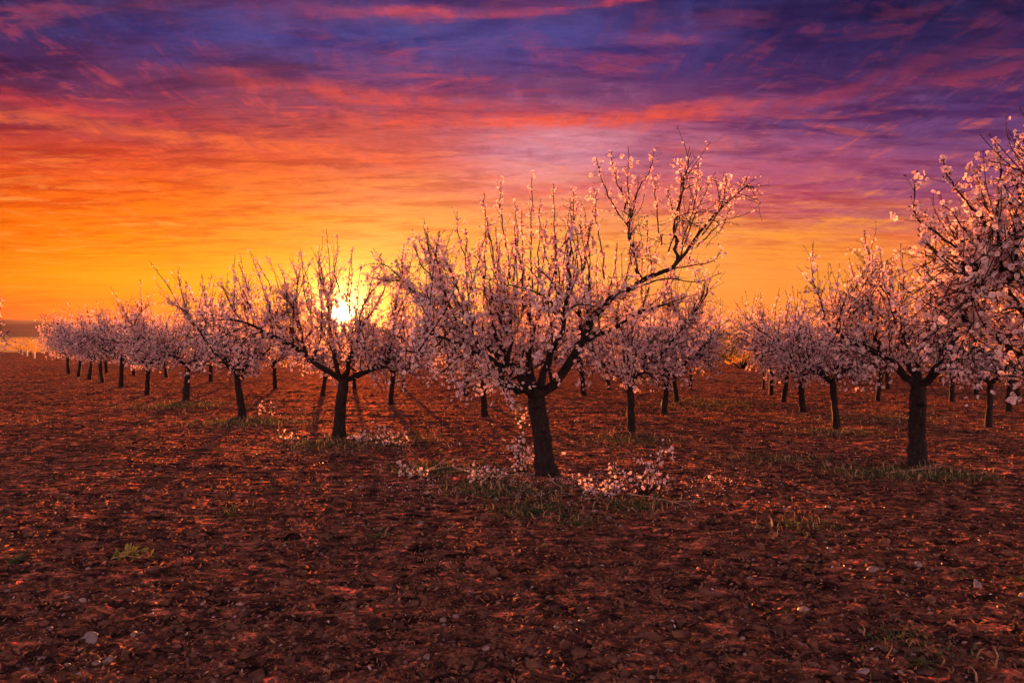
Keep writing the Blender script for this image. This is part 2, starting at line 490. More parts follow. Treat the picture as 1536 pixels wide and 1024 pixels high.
# tall shoots that stand clear of the crown, as hero twigs
def add_shoots(parts, seed, lines, n_sp=16, size=.017, fl=16):
    rng = np.random.default_rng(seed); g = Geo(); b = Geo()
    LP = np.stack([resample(l, 12, rng, .007) for l in lines])
    V, q = tubes(LP, .0085 * (1 - .8 * np.linspace(0, 1, 12))[None] * np.ones((len(LP), 1)) + .0016, 5); g.add(V, q)
    M = len(LP) * n_sp; i = np.repeat(np.arange(len(LP)), n_sp); t = rng.uniform(.05, .98, M)
    S, T = sample(LP, i, t)
    L = np.where(rng.random(M) < .26, rng.uniform(.12, .34, M), rng.uniform(.02, .08, M)) * (1.2 - .8 * t)
    XP = paths(rng, S, norm(rng.normal(0, 1, (M, 3))) + UP * .6, L, 4, UP * .3, .05)
    V, q = tubes(XP, .0026 * np.ones((M, 4)) * np.array([1, .8, .6, .4]), 3); g.add(V, q)
    i = rng.integers(0, M, len(LP) * fl); t2 = rng.uniform(.5, 1, len(i)); C, _ = sample(XP, i, t2)
    k = rng.random(len(C)) > np.clip(t[i] - .3, 0, 1) * .6
    C = C[k] + rng.normal(0, .009, (k.sum(), 3))
    E = XP[rng.random(M) < .45, -1]; C = np.concatenate([C, np.repeat(E, 3, 0) + rng.normal(0, .011, (3 * len(E), 3))])
    blossoms(b, rng, C, rng.normal(size=C.shape), size * rng.uniform(.7, 1.15, len(C)), False)
    for P in (XP[:, -1], LP[:, -1]): buds(b, rng, P, rng.uniform(.009, .015, len(P)))
    C, _ = sample(LP, rng.integers(0, len(LP), len(LP) * 12), rng.uniform(.3, 1, len(LP) * 12)); buds(b, rng, C, rng.uniform(.006, .011, len(C)))
    return g, b
shoot_lines = [[hp(*a) for a in l] for l in (
    [(1005, 405), (1040, 400), (1068, 392), (1088, 372)], [(960, 430), (1000, 420), (1040, 425), (1075, 412)], [(1075, 320), (1082, 300), (1084, 282), (1086, 268)],
    [(945, 400), (942, 330), (938, 280), (936, 232)], [(942, 345), (915, 310), (900, 280), (889, 250)], [(940, 310), (925, 285), (918, 262), (912, 237)],
    [(942, 320), (955, 290), (970, 262), (979, 230)], [(1012, 395), (1014, 330), (1025, 270), (1037, 217)], [(1015, 340), (1018, 300), (1022, 265), (1024, 240)],
    [(1018, 390), (1032, 345), (1050, 300), (1068, 262)], [(1020, 370), (1035, 320), (1042, 285), (1043, 258)], [(1050, 355), (1072, 325), (1090, 300), (1100, 286)],
    [(1040, 375), (1070, 345), (1092, 322), (1102, 306)], [(798, 440), (795, 380), (797, 320), (796, 262)], [(765, 420), (758, 360), (750, 310), (751, 264)],
    [(835, 420), (832, 370), (830, 320), (829, 282)], [(745, 420), (738, 370), (728, 320), (725, 290)], [(875, 380), (885, 340), (892, 310), (891, 285)],
    [(905, 420), (900, 370), (893, 330), (892, 290)], [(990, 370), (985, 330), (982, 290), (982, 272)], [(690, 440), (672, 400), (660, 375), (648, 358)],
    [(655, 430), (635, 400), (628, 380), (625, 368)], [(1000, 380), (1010, 340), (1000, 310), (995, 295)], [(858, 400), (856, 350), (862, 320), (860, 300)])]
rr = np.random.default_rng(5)
for px in np.linspace(632, 890, 27):
    px = px + rr.uniform(-8, 8); tp = 285 + 95 * ((px - 800) / 150) ** 2 * (px < 800) + rr.uniform(0, 70); b = 470 - rr.uniform(0, 40); dx = rr.uniform(-22, 12)
    shoot_lines.append([hp(px, b), hp(px + dx * .3, b + (tp - b) * .35), hp(px + dx * .8, b + (tp - b) * .7), hp(px + dx, tp)])
for l in shoot_lines:
    d = rr.uniform(-.25, .25)
    for j in range(len(l)): l[j] = (l[j][0], -.1 + d * (j / 3), l[j][2])
sg, sb = add_shoots(main, 31, shoot_lines, 26, .0205, 58)
main_e = plant_tree(main, at(822, 720), 0, 1.0, 'central almond tree, thick leaning trunk and tall budding shoots standing clear above its blossom')
link('upright_shoots', sg.mesh('upright_shoots', [M_bark], True), main_e)
link('upright_shoot_blossoms', sb.mesh('upright_shoot_blossoms', MATS), main_e)

# --- tree in front of the sun
T2 = make_tree(22, L3((0, 0, -.03), (.02, 0, .35), (.05, 0, .7), (.08, 0, 1.02)), .095, [
    (L3((.06, 0, .98), (-.31, -.1, 1.26), (-.85, -.25, 1.65), (-1.4, -.35, 1.92), (-1.85, -.4, 2.05)), .062),
    (L3((.08, 0, .98), (.45, .1, 1.14), (.75, .15, 1.25), (1.1, .2, 1.5), (1.45, .2, 1.8)), .060),
    (L3((.05, 0, 1.0), (-.1, .1, 1.4), (-.2, .2, 1.9), (-.25, .3, 2.4)), .045),
    (L3((.08, 0, 1.0), (.25, -.3, 1.35), (.45, -.6, 1.7), (.5, -.9, 2.1)), .040),
    (L3((.08, 0, 1.0), (.15, .4, 1.35), (.3, .8, 1.7), (.4, 1.1, 2.0)), .040),
    (L3((-.5, -.15, 1.42), (-.6, -.1, 1.8), (-.75, 0, 2.2)), .024), (L3((.75, .15, 1.25), (.85, .1, 1.7), (.9, .1, 2.1)), .026)],
    nb=60, ns=1050, nsp=2500, nup=50, flowers=6800, size=.0255, top=3.35, low=.72, nleaf=300, gap=((.066, 0, 2.08), (-.2077, .9777, .0293), .14), updense=.6, uplen=(.5, 1.2), blen=(.4, .85))
def shoots_on(parts, seed, ox, oy, tips, drop, size):
    k = FPX * CAMH / (oy - HOR) / FPX; r_ = np.random.default_rng(seed); L_ = []
    for tx, ty in tips:
        d = r_.uniform(-.4, .4); b = ty + drop * r_.uniform(.75, 1.2); bx_ = tx + (ox - tx) * .25
        L_.append([((bx_ + (tx - bx_) * f ** 1.4 + r_.normal(0, 2) - ox) * k, d, (oy - (b + (ty - b) * f)) * k) for f in (0, .35, .7, 1)])
    return add_shoots(parts, seed, L_, 18, size, 44)
def plant_with_shoots(parts, ox, oy, lab, seed, tips, drop, size):
    e = plant_tree(parts, at(ox, oy), 0, 1.0, lab); sg, sb = shoots_on(parts, seed, ox, oy, tips, drop, size)
    link('upright_shoots', sg.mesh('upright_shoots', [M_bark], True), e); link('upright_shoot_blossoms', sb.mesh('upright_shoot_blossoms', MATS), e)
plant_with_shoots(T2, 508, 660, 'almond tree with the low sun shining through its crown, second trunk of the near row', 51,
                  [(368, 375), (398, 386), (425, 398), (443, 370), (456, 380), (478, 366), (500, 350), (519, 366), (536, 385), (548, 402), (572, 396), (345, 398), (600, 405)], 95, .021)

# --- near tree of the right row
T3 = make_tree(33, L3((0, 0, -.03), (.01, 0, .35), (.02, 0, .7), (.03, 0, 1.06)), .105, [
    (L3((.02, 0, 1.02), (-.30, -.05, 1.31), (-.73, -.1, 1.57), (-1.07, -.15, 1.74), (-1.3, -.15, 1.95)), .064),
    (L3((.04, 0, 1.02), (.25, -.05, 1.25), (.6, -.1, 1.48), (1.1, -.1, 1.7), (1.5, -.1, 2.0)), .060),
    (L3((.02, 0, 1.04), (.0, .2, 1.4), (-.1, .4, 1.9), (-.15, .5, 2.3)), .045),
    (L3((.05, 0, 1.04), (.15, -.3, 1.4), (.25, -.6, 1.8), (.3, -.8, 2.2)), .042),
    (L3((.02, 0, 1.04), (.3, .5, 1.4), (.6, .9, 1.8)), .040),
    (L3((-.5, -.08, 1.45), (-.62, -.1, 1.9), (-.72, -.1, 2.3)), .024), (L3((.6, -.1, 1.48), (.65, -.1, 1.9), (.75, -.1, 2.3)), .026)],
    nb=70, ns=1150, nsp=2800, nup=50, flowers=7200, size=.0245, top=3.1, low=.9, nleaf=350, updense=.8, uplen=(.5, 1.1), blen=(.35, .75))
plant_with_shoots(T3, 1375, 703, 'almond tree with straight thick trunk rising from grass, nearest of the row on the right', 52,
                  [(1276, 388), (1284, 400), (1306, 410), (1330, 370), (1352, 366), (1362, 382), (1386, 335), (1399, 352), (1420, 350), (1444, 362), (1468, 370)], 100, .020)

# --- close tree reaching in at the right edge
T4 = make_tree(44, L3((0, 0, -.03), (.0, 0, .4), (-.02, 0, .8), (-.02, 0, 1.15)), .12, [
    (L3((-.02, 0, 1.1), (-.3, 0, 1.5), (-.65, 0, 1.95), (-.92, 0, 2.17), (-1.12, -.02, 2.2)), .058),
    (L3((-.02, 0, 1.12), (-.3, .2, 1.7), (-.7, .3, 2.2), (-.95, .3, 2.4)), .046),
    (L3((-.02, 0, 1.12), (-.3, -.1, 1.7), (-.6, -.15, 2.25), (-.78, -.2, 2.5), (-.85, -.2, 2.75)), .044),
    (L3((-.02, 0, 1.1), (-.4, .3, 1.4), (-.7, .5, 1.75), (-.85, .6, 1.95)), .046),
    (L3((.0, 0, 1.12), (.4, .2, 1.5), (.9, .4, 2.0), (1.2, .5, 2.5)), .05),
    (L3((.0, 0, 1.12), (.3, -.4, 1.5), (.6, -.8, 2.0), (.7, -1.0, 2.5)), .05),
    (L3((.0, 0, 1.12), (-.1, .5, 1.5), (-.3, .9, 2.0), (-.5, 1.1, 2.5)), .05),
    (L3((-.92, 0, 2.17), (-.98, .1, 2.1), (-1.08, .15, 2.1)), .022)],
    nb=80, ns=1000, nsp=2600, nup=46, flowers=6600, size=.0205, detail=True, top=3.15, low=1.4, nleaf=200, updense=1.2, uplen=(.2, .5), blen=(.2, .42))
e4 = plant_tree(T4, (4.25, 5.3), 0, 1.0, 'closest almond tree, large blossoms on branches reaching in at right edge, trunk out of view')
def fp(px, py): return ((px - 768) / FPX * 5.3 - 4.25, 0, CAMH + (HOR - py) / FPX * 5.3)
fl = [[fp(*a) for a in l] for l in ([(1480, 390), (1420, 345), (1372, 310), (1376, 243)], [(1500, 340), (1460, 300), (1430, 262), (1414, 226)],
      [(1510, 330), (1480, 300), (1468, 270), (1464, 235)], [(1536, 330), (1505, 270), (1500, 230), (1492, 196)], [(1530, 300), (1525, 250), (1530, 215), (1540, 190)],
      [(1500, 370), (1470, 345), (1445, 330), (1420, 296)], [(1490, 400), (1450, 385), (1400, 360), (1375, 330)])]
sg, sb = add_shoots(T4, 35, fl, n_sp=34, size=.0195, fl=80)
link('reaching_shoots', sg.mesh('reaching_shoots', [M_bark], True), e4); link('reaching_shoot_blossoms', sb.mesh('reaching_shoot_blossoms', MATS), e4)

# --- four general trees, copied along the rows
protos = []
for i, sd in enumerate((101, 202, 303, 404, 505)):
    rng = np.random.default_rng(sd)
    lean = rng.normal(0, .05, 2)
    tr = L3((0, 0, -.05), (lean[0] * .5, lean[1] * .5, .4), (lean[0], lean[1], .75), (lean[0] * 1.2, lean[1] * 1.2, .98))
    protos.append(make_tree(sd, tr, .066, auto_limbs(rng, (lean[0] * 1.2, lean[1] * 1.2, .94), [5, 4, 6, 5, 4][i], 1.25, 1.15, .045),
                            nb=66, ns=850, nsp=1500, nup=44, flowers=4000, size=.029, top=[3.2, 3.0, 3.3, 2.9, 3.1][i], low=.90, nleaf=[0, 500, 0, 700, 300][i], updense=.55, blen=(.3, .7)))
G_back = 'almond trees in the rows behind'
spots = [  # px, py, proto, scale, label
    (364, 629, 0, 1.06, 'third trunk of the near row, almond forking into a clear Y above its grass'),
    (279, 603, 1, 1.08, 'fourth trunk along the near row, almond tree between the Y-forked one and the smaller ones'),
    (220, 592, 2, 1.0, 'fifth trunk along the near row, almond tree with short straight trunk'),
    (181, 581, 3, 1.02, 'sixth trunk along the near row, small distant almond tree'),
    (154, 574, 4, 1.0, 'seventh trunk along the near row, small distant almond tree'),
    (133, 569, 0, .98, 'eighth trunk along the near row, tiny and thin in the distance'),
    (117, 564, 1, 1.0, 'ninth trunk along the near row, almost at its far end'),
    (103, 560, 2, 1.0, 'last almond tree at the far left end of the near row'),
    (947, 653, 3, 1.0, 'almond tree right behind the central one, dark trunk above the blossoming bush'),
    (727, 625, 4, 1.0, 'slim almond left of the central trunk, low limb spreading left'),
    (585, 607, 0, .95, 'almond tree with thin glowing trunk right of the tree holding the sun'),
    (483, 594, 1, .95, 'thin orange lit trunk just left of the sun tree, almond tree in the second row'),
    (413, 584, 2, .95, 'thin trunk seen between the sun tree and the Y-forked tree, second row almond'),
    (316, 572, 3, .95, 'small trunk seen between the Y-forked tree and the fourth of the near row'),
    (995, 620, 1, .98, 'almond tree right of the one behind the centre, leaning over with low blossoms'),
    (1016, 603, 0, .92, 'slim almond tree close beside the one with low blossoms, just behind its right side'),
    (1036, 585, 3, .95, 'almond tree at the right end of the middle rows, tinged with green leaves'),
    (876, 593, 2, .95, 'thin dark trunk standing right of the central trunk in the far background'),
    (700, 593, 1, .92, 'thin dark trunk just left of the slim trunk with a low spreading limb'),
    (606, 584, 2, .9, 'small far trunk directly right of the thin glowing trunk'),
    (532, 584, 4, .9, 'small far trunk just right of the sun tree trunk'),
    (1256, 643, 4, .93, 'second trunk of the right hand row, almond tree with slender forked trunk'),
    (1205, 618, 2, .93, 'third trunk of the right hand row, slender almond tree'),
    (1175, 604, 0, .92, 'fourth trunk of the right hand row, slender almond tree with drooping white blossom'),
    (1157, 592, 3, .92, 'fifth trunk of the right hand row, small almond tree'),
    (1145, 585, 2, .88, 'last visible trunk of the right hand row, beside the gap to the far hills'),
    (1483, 641, 0, .95, 'almond tree with leaning slim trunk, right of and behind the straight thick trunk'),
    (1512, 618, 2, .92, 'slim almond trunk near the right edge, between the leaning one and the frame'),
    (1428, 602, 1, .9, 'short far trunk between the straight thick trunk and the leaning slim one'),
    (1316, 601, 4, .9, 'thin leaning trunk left of the straight thick trunk, far back'),
    (1464, 592, 3, .88, 'tiny far trunk just left of the leaning slim trunk'),
]
used = set()
rr = np.random.default_rng(77)
for px, py, pi, sc, lab in spots:
    plant_tree(protos[pi], at(px, py), float(rr.uniform(0, 6.28)), (sc * rr.uniform(.95, 1.08) * (.66 if px in (1036, 1145) else 1), sc * rr.uniform(.95, 1.05) * (.66 if px in (1036, 1145) else 1), sc * rr.uniform(.95, 1.05) * (.85 if px in (483, 532) else 1)), lab, G_back)
# very far rows, only slivers of crown and trunk in view
far = [(365, 569), (250, 566), (752, 572), (790, 570), (828, 586), (914, 584), (960, 574), (1332, 584), (1375, 575), (1410, 572), (1528, 600), (1290, 573), (1240, 572), (1500, 573), (200, 563), (160, 559), (1450, 567), (1010, 563), (870, 562)]
for k, (px, py) in enumerate(far):
    plant_tree(protos[k % 5], at(px, py), float(rr.uniform(0, 6.28)), float(rr.uniform(.9, 1.02)), 'small far almond tree glimpsed through gaps in the nearer blossoming rows', 'farthest almond trees')
# tree cut off by the left edge
plant_tree(protos[4], (-12.85, 17.2), 2.0, 1.0, 'almond tree cut off by the left edge, only a few twig tips in view')

# ------------------------------------------------------------------ blossoming suckers and bushes near the trunks
def sucker(seed, xy, n, reach, h, flowers, label, name='blossoming_sucker', size=.02, tilt=(0, 0), leaf=40):
    rng = np.random.default_rng(seed)
    S = np.zeros((n, 3)); S[:, :2] = rng.normal(0, .05, (n, 2))
    a = rng.uniform(0, 6.28, n); D = np.stack([np.cos(a) * reach / h + tilt[0], np.sin(a) * reach / h + tilt[1], np.ones(n)], 1)
    P = paths(rng, S, D, h * rng.uniform(.6, 1.25, n), 8, UP * .1, .08)
    g = Geo(); V, q = tubes(P, (.006 * (1 - .8 * np.linspace(0, 1, 8)) + .001)[None] * np.ones((n, 1)), 5); g.add(V, q)
    M = n * 7; i = rng.integers(0, n, M); t = rng.uniform(.15, 1, M); S2, T = sample(P, i, t)
    Q = paths(rng, S2, T * .5 + rng.normal(0, .7, (M, 3)), rng.uniform(.05, .22, M), 4, UP * .3, .08)
    Q[:, :, 2] = np.maximum(Q[:, :, 2], .01)
    V, q = tubes(Q, (.0024 * np.array([1, .8, .6, .4]))[None] * np.ones((M, 1)), 3); g.add(V, q)
    b = Geo(); i = rng.integers(0, M, flowers); C, _ = sample(Q, i, rng.uniform(.2, 1, flowers)); C = C + rng.normal(0, .012, C.shape)
    C[:, 2] = np.maximum(C[:, 2], .015)
    blossoms(b, rng, C, rng.normal(size=C.shape) + UP * .4, size * rng.uniform(.7, 1.2, flowers), True)
    buds(b, rng, Q[:, -1], rng.uniform(.006, .011, M))
    l = Geo(); C, _ = sample(Q, rng.integers(0, M, leaf), rng.uniform(0, 1, leaf)); leaves(l, rng, C, rng.uniform(.03, .06, leaf))
    x, y = xy
    e = link(name, None, loc=(x, y, float(height(x, y)) - .01)); tag(e, label, 'shrub', 'blossoming suckers on the ground')
    link('stems', g.mesh('stems', [M_bark], True), e); link('blossoms', b.mesh('blossoms', MATS), e); link('leaves', l.mesh('leaves', [M_leaf]), e)

sucker(1, at(968, 742), 20, .50, .55, 200, 'blossoming bush of suckers standing in the open soil right of the central trunk', size=.018)
sucker(2, at(905, 738), 16, .95, .20, 190, 'low spreading blossoming twigs between the central trunk and the upright bush', size=.018)
sucker(3, at(785, 705), 14, .45, .45, 130, 'blossoming suckers rising just left of the central trunk', size=.021, tilt=(-.1, 0))
sucker(4, at(735, 722), 10, .7, .2, 90, 'low blossoming twigs in the grass left of the central trunk', size=.018)
sucker(5, at(582, 668), 14, .6, .36, 130, 'sprays of small white flowers on the soil right of the sun tree trunk', size=.018)
sucker(6, at(400, 622), 6, .25, .35, 60, 'faint flowering twig right of the Y-forked tree', size=.018)
sucker(7, at(625, 718), 6, .25, .22, 50, 'small flowering twig at the left end of the grass patch', size=.02)
sucker(8, at(790, 650), 5, .15, .55, 60, 'thin tall flowering sucker behind the central trunk', size=.018)
sucker(9, at(540, 662), 9, .55, .18, 120, 'low flowers on the ground at the foot of the sun tree', size=.02)
sucker(10, at(432, 660), 5, .4, .16, 40, 'few low flowers on the soil left of the sun tree', size=.02)

# ------------------------------------------------------------------ ground
def ground_mesh():
    a = np.concatenate([np.arange(-180, -60, 3.0), np.arange(-60, -38, .35), np.arange(-38, 38, .068), np.arange(38, 60, .35), np.arange(60, 180, 3.0)])
    a = np.radians(a)
    r = np.concatenate([[.15, .5, 1.0, 1.6, 2.2, 2.7], 3.0 * 1.0046 ** np.arange(0, 640), 57 * 1.02 ** np.arange(1, 48)])
    A, R = np.meshgrid(a, r); X = R * np.sin(A); Y = R * np.cos(A)
    V = np.stack([X, Y, height(X, Y)], -1)
    n, k = X.shape; idx = np.arange(n * k).reshape(n, k); nx = np.roll(idx, -1, 1)
    q = np.stack([idx[:-1], nx[:-1], nx[1:], idx[1:]], -1).reshape(-1, 4)[:, ::-1]
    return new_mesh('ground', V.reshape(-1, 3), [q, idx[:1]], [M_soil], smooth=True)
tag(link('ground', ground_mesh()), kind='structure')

def fields_material():
    m, nt, out = mat('far_fields')
    g = nd(nt, 'ShaderNodeNewGeometry').outputs['Position']
    ln = nd(nt, 'ShaderNodeVectorMath', operation='LENGTH'); nt.links.new(g, ln.inputs[0])
    mp = nd(nt, 'ShaderNodeMapping'); mp.inputs['Scale'].default_value = (.004, .02, .02); nt.links.new(g, mp.inputs[0])
    n1 = noise(nt, mp.outputs[0], 1.6, 5, .6).outputs[0]
    n2 = noise(nt, g, .02, 6, .65).outputs[0]
    mul = nd(nt, 'ShaderNodeMath', operation='MULTIPLY_ADD'); nt.links.new(n1, mul.inputs[0]); mul.inputs[1].default_value = 170; nt.links.new(ln.outputs['Value'], mul.inputs[2])
    dv = nd(nt, 'ShaderNodeMath', operation='DIVIDE'); nt.links.new(mul.outputs[0], dv.inputs[0]); dv.inputs[1].default_value = 1400
    c = ramp(nt, dv.outputs[0], [(0, (.10, .05, .04)), (.135, (.10, .05, .04)), (.145, (.13, .06, .05)), (.175, (.09, .045, .04)), (.185, (.05, .035, .03)), (.23, (.18, .09, .07)), (.26, (.08, .04, .04)),
                             (.34, (.08, .03, .035)), (.42, (.10, .022, .034)), (.75, (.09, .020, .034))])
    c = mixc(nt, .7, c, ramp(nt, n2, [(.3, (.6, .6, .65)), (.7, (1.3, 1.25, 1.2))]), 'MULTIPLY')
    principled(nt, out, c, .95, None, .1)
    return m
def fields_mesh():
    a = np.radians(np.concatenate([np.arange(-180, -45, 2.0), np.arange(-45, 45, .25), np.arange(45, 180, 2.0)]))
    r = np.array([95, 105, 120, 140, 165, 200, 240, 290, 350, 410, 470, 530, 600, 680, 760, 850, 950, 1100, 1250, 1400.])
    A, R = np.meshgrid(a, r); X, Y = R * np.sin(A), R * np.cos(A)
    side = 1 / (1 + np.exp((np.degrees(A) + 22) / 5))       # the higher plateau lies to the left
    top = 2.6 + 12.5 * side + .5 * vnoise(A * 9, A * 0, 3) + .25 * vnoise(A * 40, A * 0, 4)
    t = np.clip((R - 330) / 330, 0, 1); t = t * t * (3 - 2 * t)
    Z = -.25 + .25 * np.clip((R - 95) / 12, 0, 1) + .08 + top * t + 1.0 * t * vnoise(X / 60, Y / 60, 12) * .5
    V = np.stack([X, Y, Z], -1); n, k = X.shape; idx = np.arange(n * k).reshape(n, k); nx = np.roll(idx, -1, 1)
    q = np.stack([idx[:-1], nx[:-1], nx[1:], idx[1:]], -1).reshape(-1, 4)[:, ::-1]
    return new_mesh('hills', V.reshape(-1, 3), [q], [fields_material()], smooth=True)
hills = tag(link('hills', fields_mesh()), kind='structure')

# ------------------------------------------------------------------ loose matter on the soil
def ico(sub):
    import bmesh
    bm = bmesh.new(); bmesh.ops.create_icosphere(bm, subdivisions=sub, radius=1)
    V = np.array([v.co[:] for v in bm.verts]); F = np.array([[v.index for v in f.verts] for f in bm.faces]); bm.free()
    return V, F
def lumps(rng, X, Y, R, sub=1, flat=(.35, .8), rough=.22, sinkf=.25):
    V0, F0 = ico(sub); M = len(X)
    sc = np.stack([R * rng.uniform(.8, 1.5, M), R * rng.uniform(.6, 1.1, M), R * rng.uniform(*flat, M)], 1)
    V = V0[None] * (1 + rng.normal(0, rough, (M, len(V0), 1))) * sc[:, None]
    a = rng.uniform(0, 6.28, M); t = rng.normal(0, .35, M)
    ca, sa, ct, st = np.cos(a)[:, None], np.sin(a)[:, None], np.cos(t)[:, None], np.sin(t)[:, None]
    x, z = V[..., 0] * ct - V[..., 2] * st, V[..., 0] * st + V[..., 2] * ct
    V = np.stack([x * ca - V[..., 1] * sa, x * sa + V[..., 1] * ca, z], -1)
    V += np.stack([X, Y, height(X, Y) + sc[:, 2] * (1 - 2 * sinkf) * .5], -1)[:, None]
    F = (F0[None] + (np.arange(M) * len(V0))[:, None, None]).reshape(-1, 3)
    return V.reshape(-1, 3), F
def scatter(rng, n, r0=3.2, r1=45, az=40, p=1.0):
    r = r0 * (r1 / r0) ** (rng.random(n) ** p); a = np.radians(rng.uniform(-az, az, n)); return r * np.sin(a), r * np.cos(a)
rng = np.random.default_rng(9)
g = Geo(); X, Y = scatter(rng, 26000, 3.0, 34); V, F = lumps(rng, X, Y, np.clip(rng.lognormal(-4.35, .5, len(X)), .004, .05)); g.add(V, F)
X, Y = scatter(rng, 420, 3.0, 28); V, F = lumps(rng, X, Y, np.clip(rng.lognormal(-3.4, .4, len(X)), .02, .08), 3, (.22, .5), .07, .4); g.add(V, F, 1)
tag(link('soil_clods', g.mesh('soil_clods', [M_chip, M_soil])), 'reddish crumbs and clods of dry soil strewn over the whole field', 'soil clods', kind='stuff')
g = Geo(); X, Y = scatter(rng, 1500, 3.0, 22); V, F = lumps(rng, X, Y, np.clip(rng.lognormal(-4.5, .4, len(X)), .005, .035), 2, (.4, .8), .06); g.add(V, F)
tag(link('pebbles', g.mesh('pebbles', [M_stone], True)), 'small greyish pebbles scattered over the tilled soil', 'pebbles', kind='stuff')
# flakes: curled dry leaves and bark chips
def flakes(rng, X, Y, S, curl=.5, up=.25):
    M = len(X); a = rng.uniform(0, 6.28, M)
    A = np.stack([np.cos(a), np.sin(a), rng.normal(0, up, M)], 1); N = norm(UP + rng.normal(0, up, (M, 3))); B = norm(np.cross(N, A)); A = np.cross(B, N)
    C = np.stack([X, Y, height(X, Y) + .004 + S * .12], 1); s_ = S[:, None]; w = s_ * rng.uniform(.28, .55, (M, 1)); c = s_ * curl * rng.uniform(0, 1, (M, 1))
    V = np.stack([C - A * s_, C - B * w - N * c * .0 + N * c * .5, C + A * s_ * .1 - N * c * .1, C + B * w + N * c * .5, C + A * s_ + N * c * .3], 1)
    i = np.arange(M * 5).reshape(-1, 5)
    return V, [i[:, [0, 1, 2]], i[:, [0, 2, 3]], i[:, [1, 4, 2]], i[:, [3, 2, 4]]]
g = Geo(); X, Y = scatter(rng, 44000, 3.0, 38); V, F = flakes(rng, X, Y, rng.uniform(.007, .026, len(X)), .5, .65); g.add(V, F)
M_litter = thin_mat('leaf_litter', (.12, .050, .030), (.48, .22, .11), 20, .55, .35)
tag(link('leaf_litter', g.mesh('leaf_litter', [M_litter])), 'curled dry leaf and bark fragments strewn on the soil', 'leaf litter', kind='stuff')
# fallen petals, thickest around the trees
g = Geo(); px = []; 
bases = [at(p[0], p[1]) for p in spots] + [at(822, 720), at(508, 660), at(1375, 703), (4.25, 5.3)]
for bx, by in bases:
    n = 130; px.append(np.stack([bx + rng.normal(0, 1.1, n), by + rng.normal(0, 1.1, n)], 1))
px.append(np.stack([.55 + rng.normal(0, 1.2, 1500), 9.2 + rng.normal(0, .55, 1500)], 1)); px.append(np.stack([-2.4 + rng.normal(0, .9, 420), 13 + rng.normal(0, 1., 420)], 1))
X, Y = scatter(rng, 900, 3.2, 40); px.append(np.stack([X, Y], 1)); px = np.concatenate(px)
V, F = flakes(rng, px[:, 0], px[:, 1], rng.uniform(.007, .017, len(px)), .8, .5); g.add(V, F)
tag(link('fallen_petals', g.mesh('fallen_petals', [M_fallen])), 'pale fallen almond petals sprinkled on the soil around the trees', 'petals', kind='stuff')
# grass
def grass(rng, X, Y, h):
    M = len(X); a = rng.uniform(0, 6.28, M); S = np.stack([np.cos(a), np.sin(a), 0 * a], 1); l = norm(rng.normal(0, .55, (M, 3)) + UP)
    l[:, 2] = np.abs(l[:, 2]); C = np.stack([X, Y, height(X, Y) - .003], 1); h = h[:, None]; w = .0035 + .03 * h
    d2 = norm(l + S * .6 - UP * .3)
    m = C + l * h * .55; V = np.stack([C - S * w, C + S * w, m + S * w * .7, m - S * w * .7, m + d2 * h * .5], 1)
    # blade bends along S rotated a quarter turn, keep it ribbon-like
    i = np.arange(M * 5).reshape(-1, 5); return V, [i[:, [0, 1, 2, 3]], i[:, [3, 2, 4]]]
g = Geo(); straw = Geo()
patches = [(650, 705, .5, .35, 1300), (735, 735, .5, .3, 700), (800, 768, .35, .2, 700), (780, 740, .7, .35, 700), (950, 760, .35, .2, 500), (1345, 712, .75, .30, 1800), (1430, 716, .4, .2, 900),
           (372, 634, .9, .5, 2200), (500, 668, .8, .45, 1600), (570, 660, .8, .45, 1000), (345, 770, .15, .12, 50), (570, 805, .12, .1, 40), (275, 608, 1.0, .7, 1500), (947, 660, .7, .5, 1000),
           (1256, 648, .7, .4, 700), (1075, 605, 1.2, 1.0, 1200), (1170, 690, .8, .35, 700), (1350, 960, .22, .14, 90), (1410, 985, .3, .12, 90), (1170, 800, .3, .2, 60), (870, 785, .25, .15, 200), (1300, 628, 1.5, .7, 900), (1210, 790, .3, .15, 200)]
for p_, q_, sx, sy, n in patches:
    n = int(n * .6); bx, by = at(p_, q_); X = bx + rng.normal(0, sx * .6, n); Y = by + rng.normal(0, sy * .8, n)
    V, F = grass(rng, X, Y, rng.uniform(.015, .06, n)); g.add(V, F)
    m_ = n; C = np.stack([bx + rng.normal(0, sx * .6, m_), by + rng.normal(0, sy * .8, m_), np.zeros(m_)], 1); C[:, 2] = height(C[:, 0], C[:, 1]) + rng.uniform(0, .02, m_); leaves(g, rng, C, rng.uniform(.02, .055, m_))
    n = n // 4; X = bx + rng.normal(0, sx * .7, n); Y = by + rng.normal(0, sy, n); V, F = grass(rng, X, Y, rng.uniform(.03, .13, n)); straw.add(V, F)
X, Y = scatter(rng, 1800, 3.5, 60); V, F = grass(rng, X, Y, rng.uniform(.02, .06, len(X))); g.add(V, F)
tag(link('grass', g.mesh('grass', [M_grass])), 'short green weeds and grass growing in patches round the trunks', 'grass', kind='stuff')
X, Y = scatter(rng, 2600, 3.2, 30); V, F = grass(rng, X, Y, rng.uniform(.03, .08, len(X))); V[:, 1:, 2] = V[:, :1, 2] + (V[:, 1:, 2] - V[:, :1, 2]) * .25; straw.add(V, F)
tag(link('dry_straw', straw.mesh('dry_straw', [M_straw])), 'thin pale dry stalks lying among the weeds and clods', 'straw', kind='stuff')

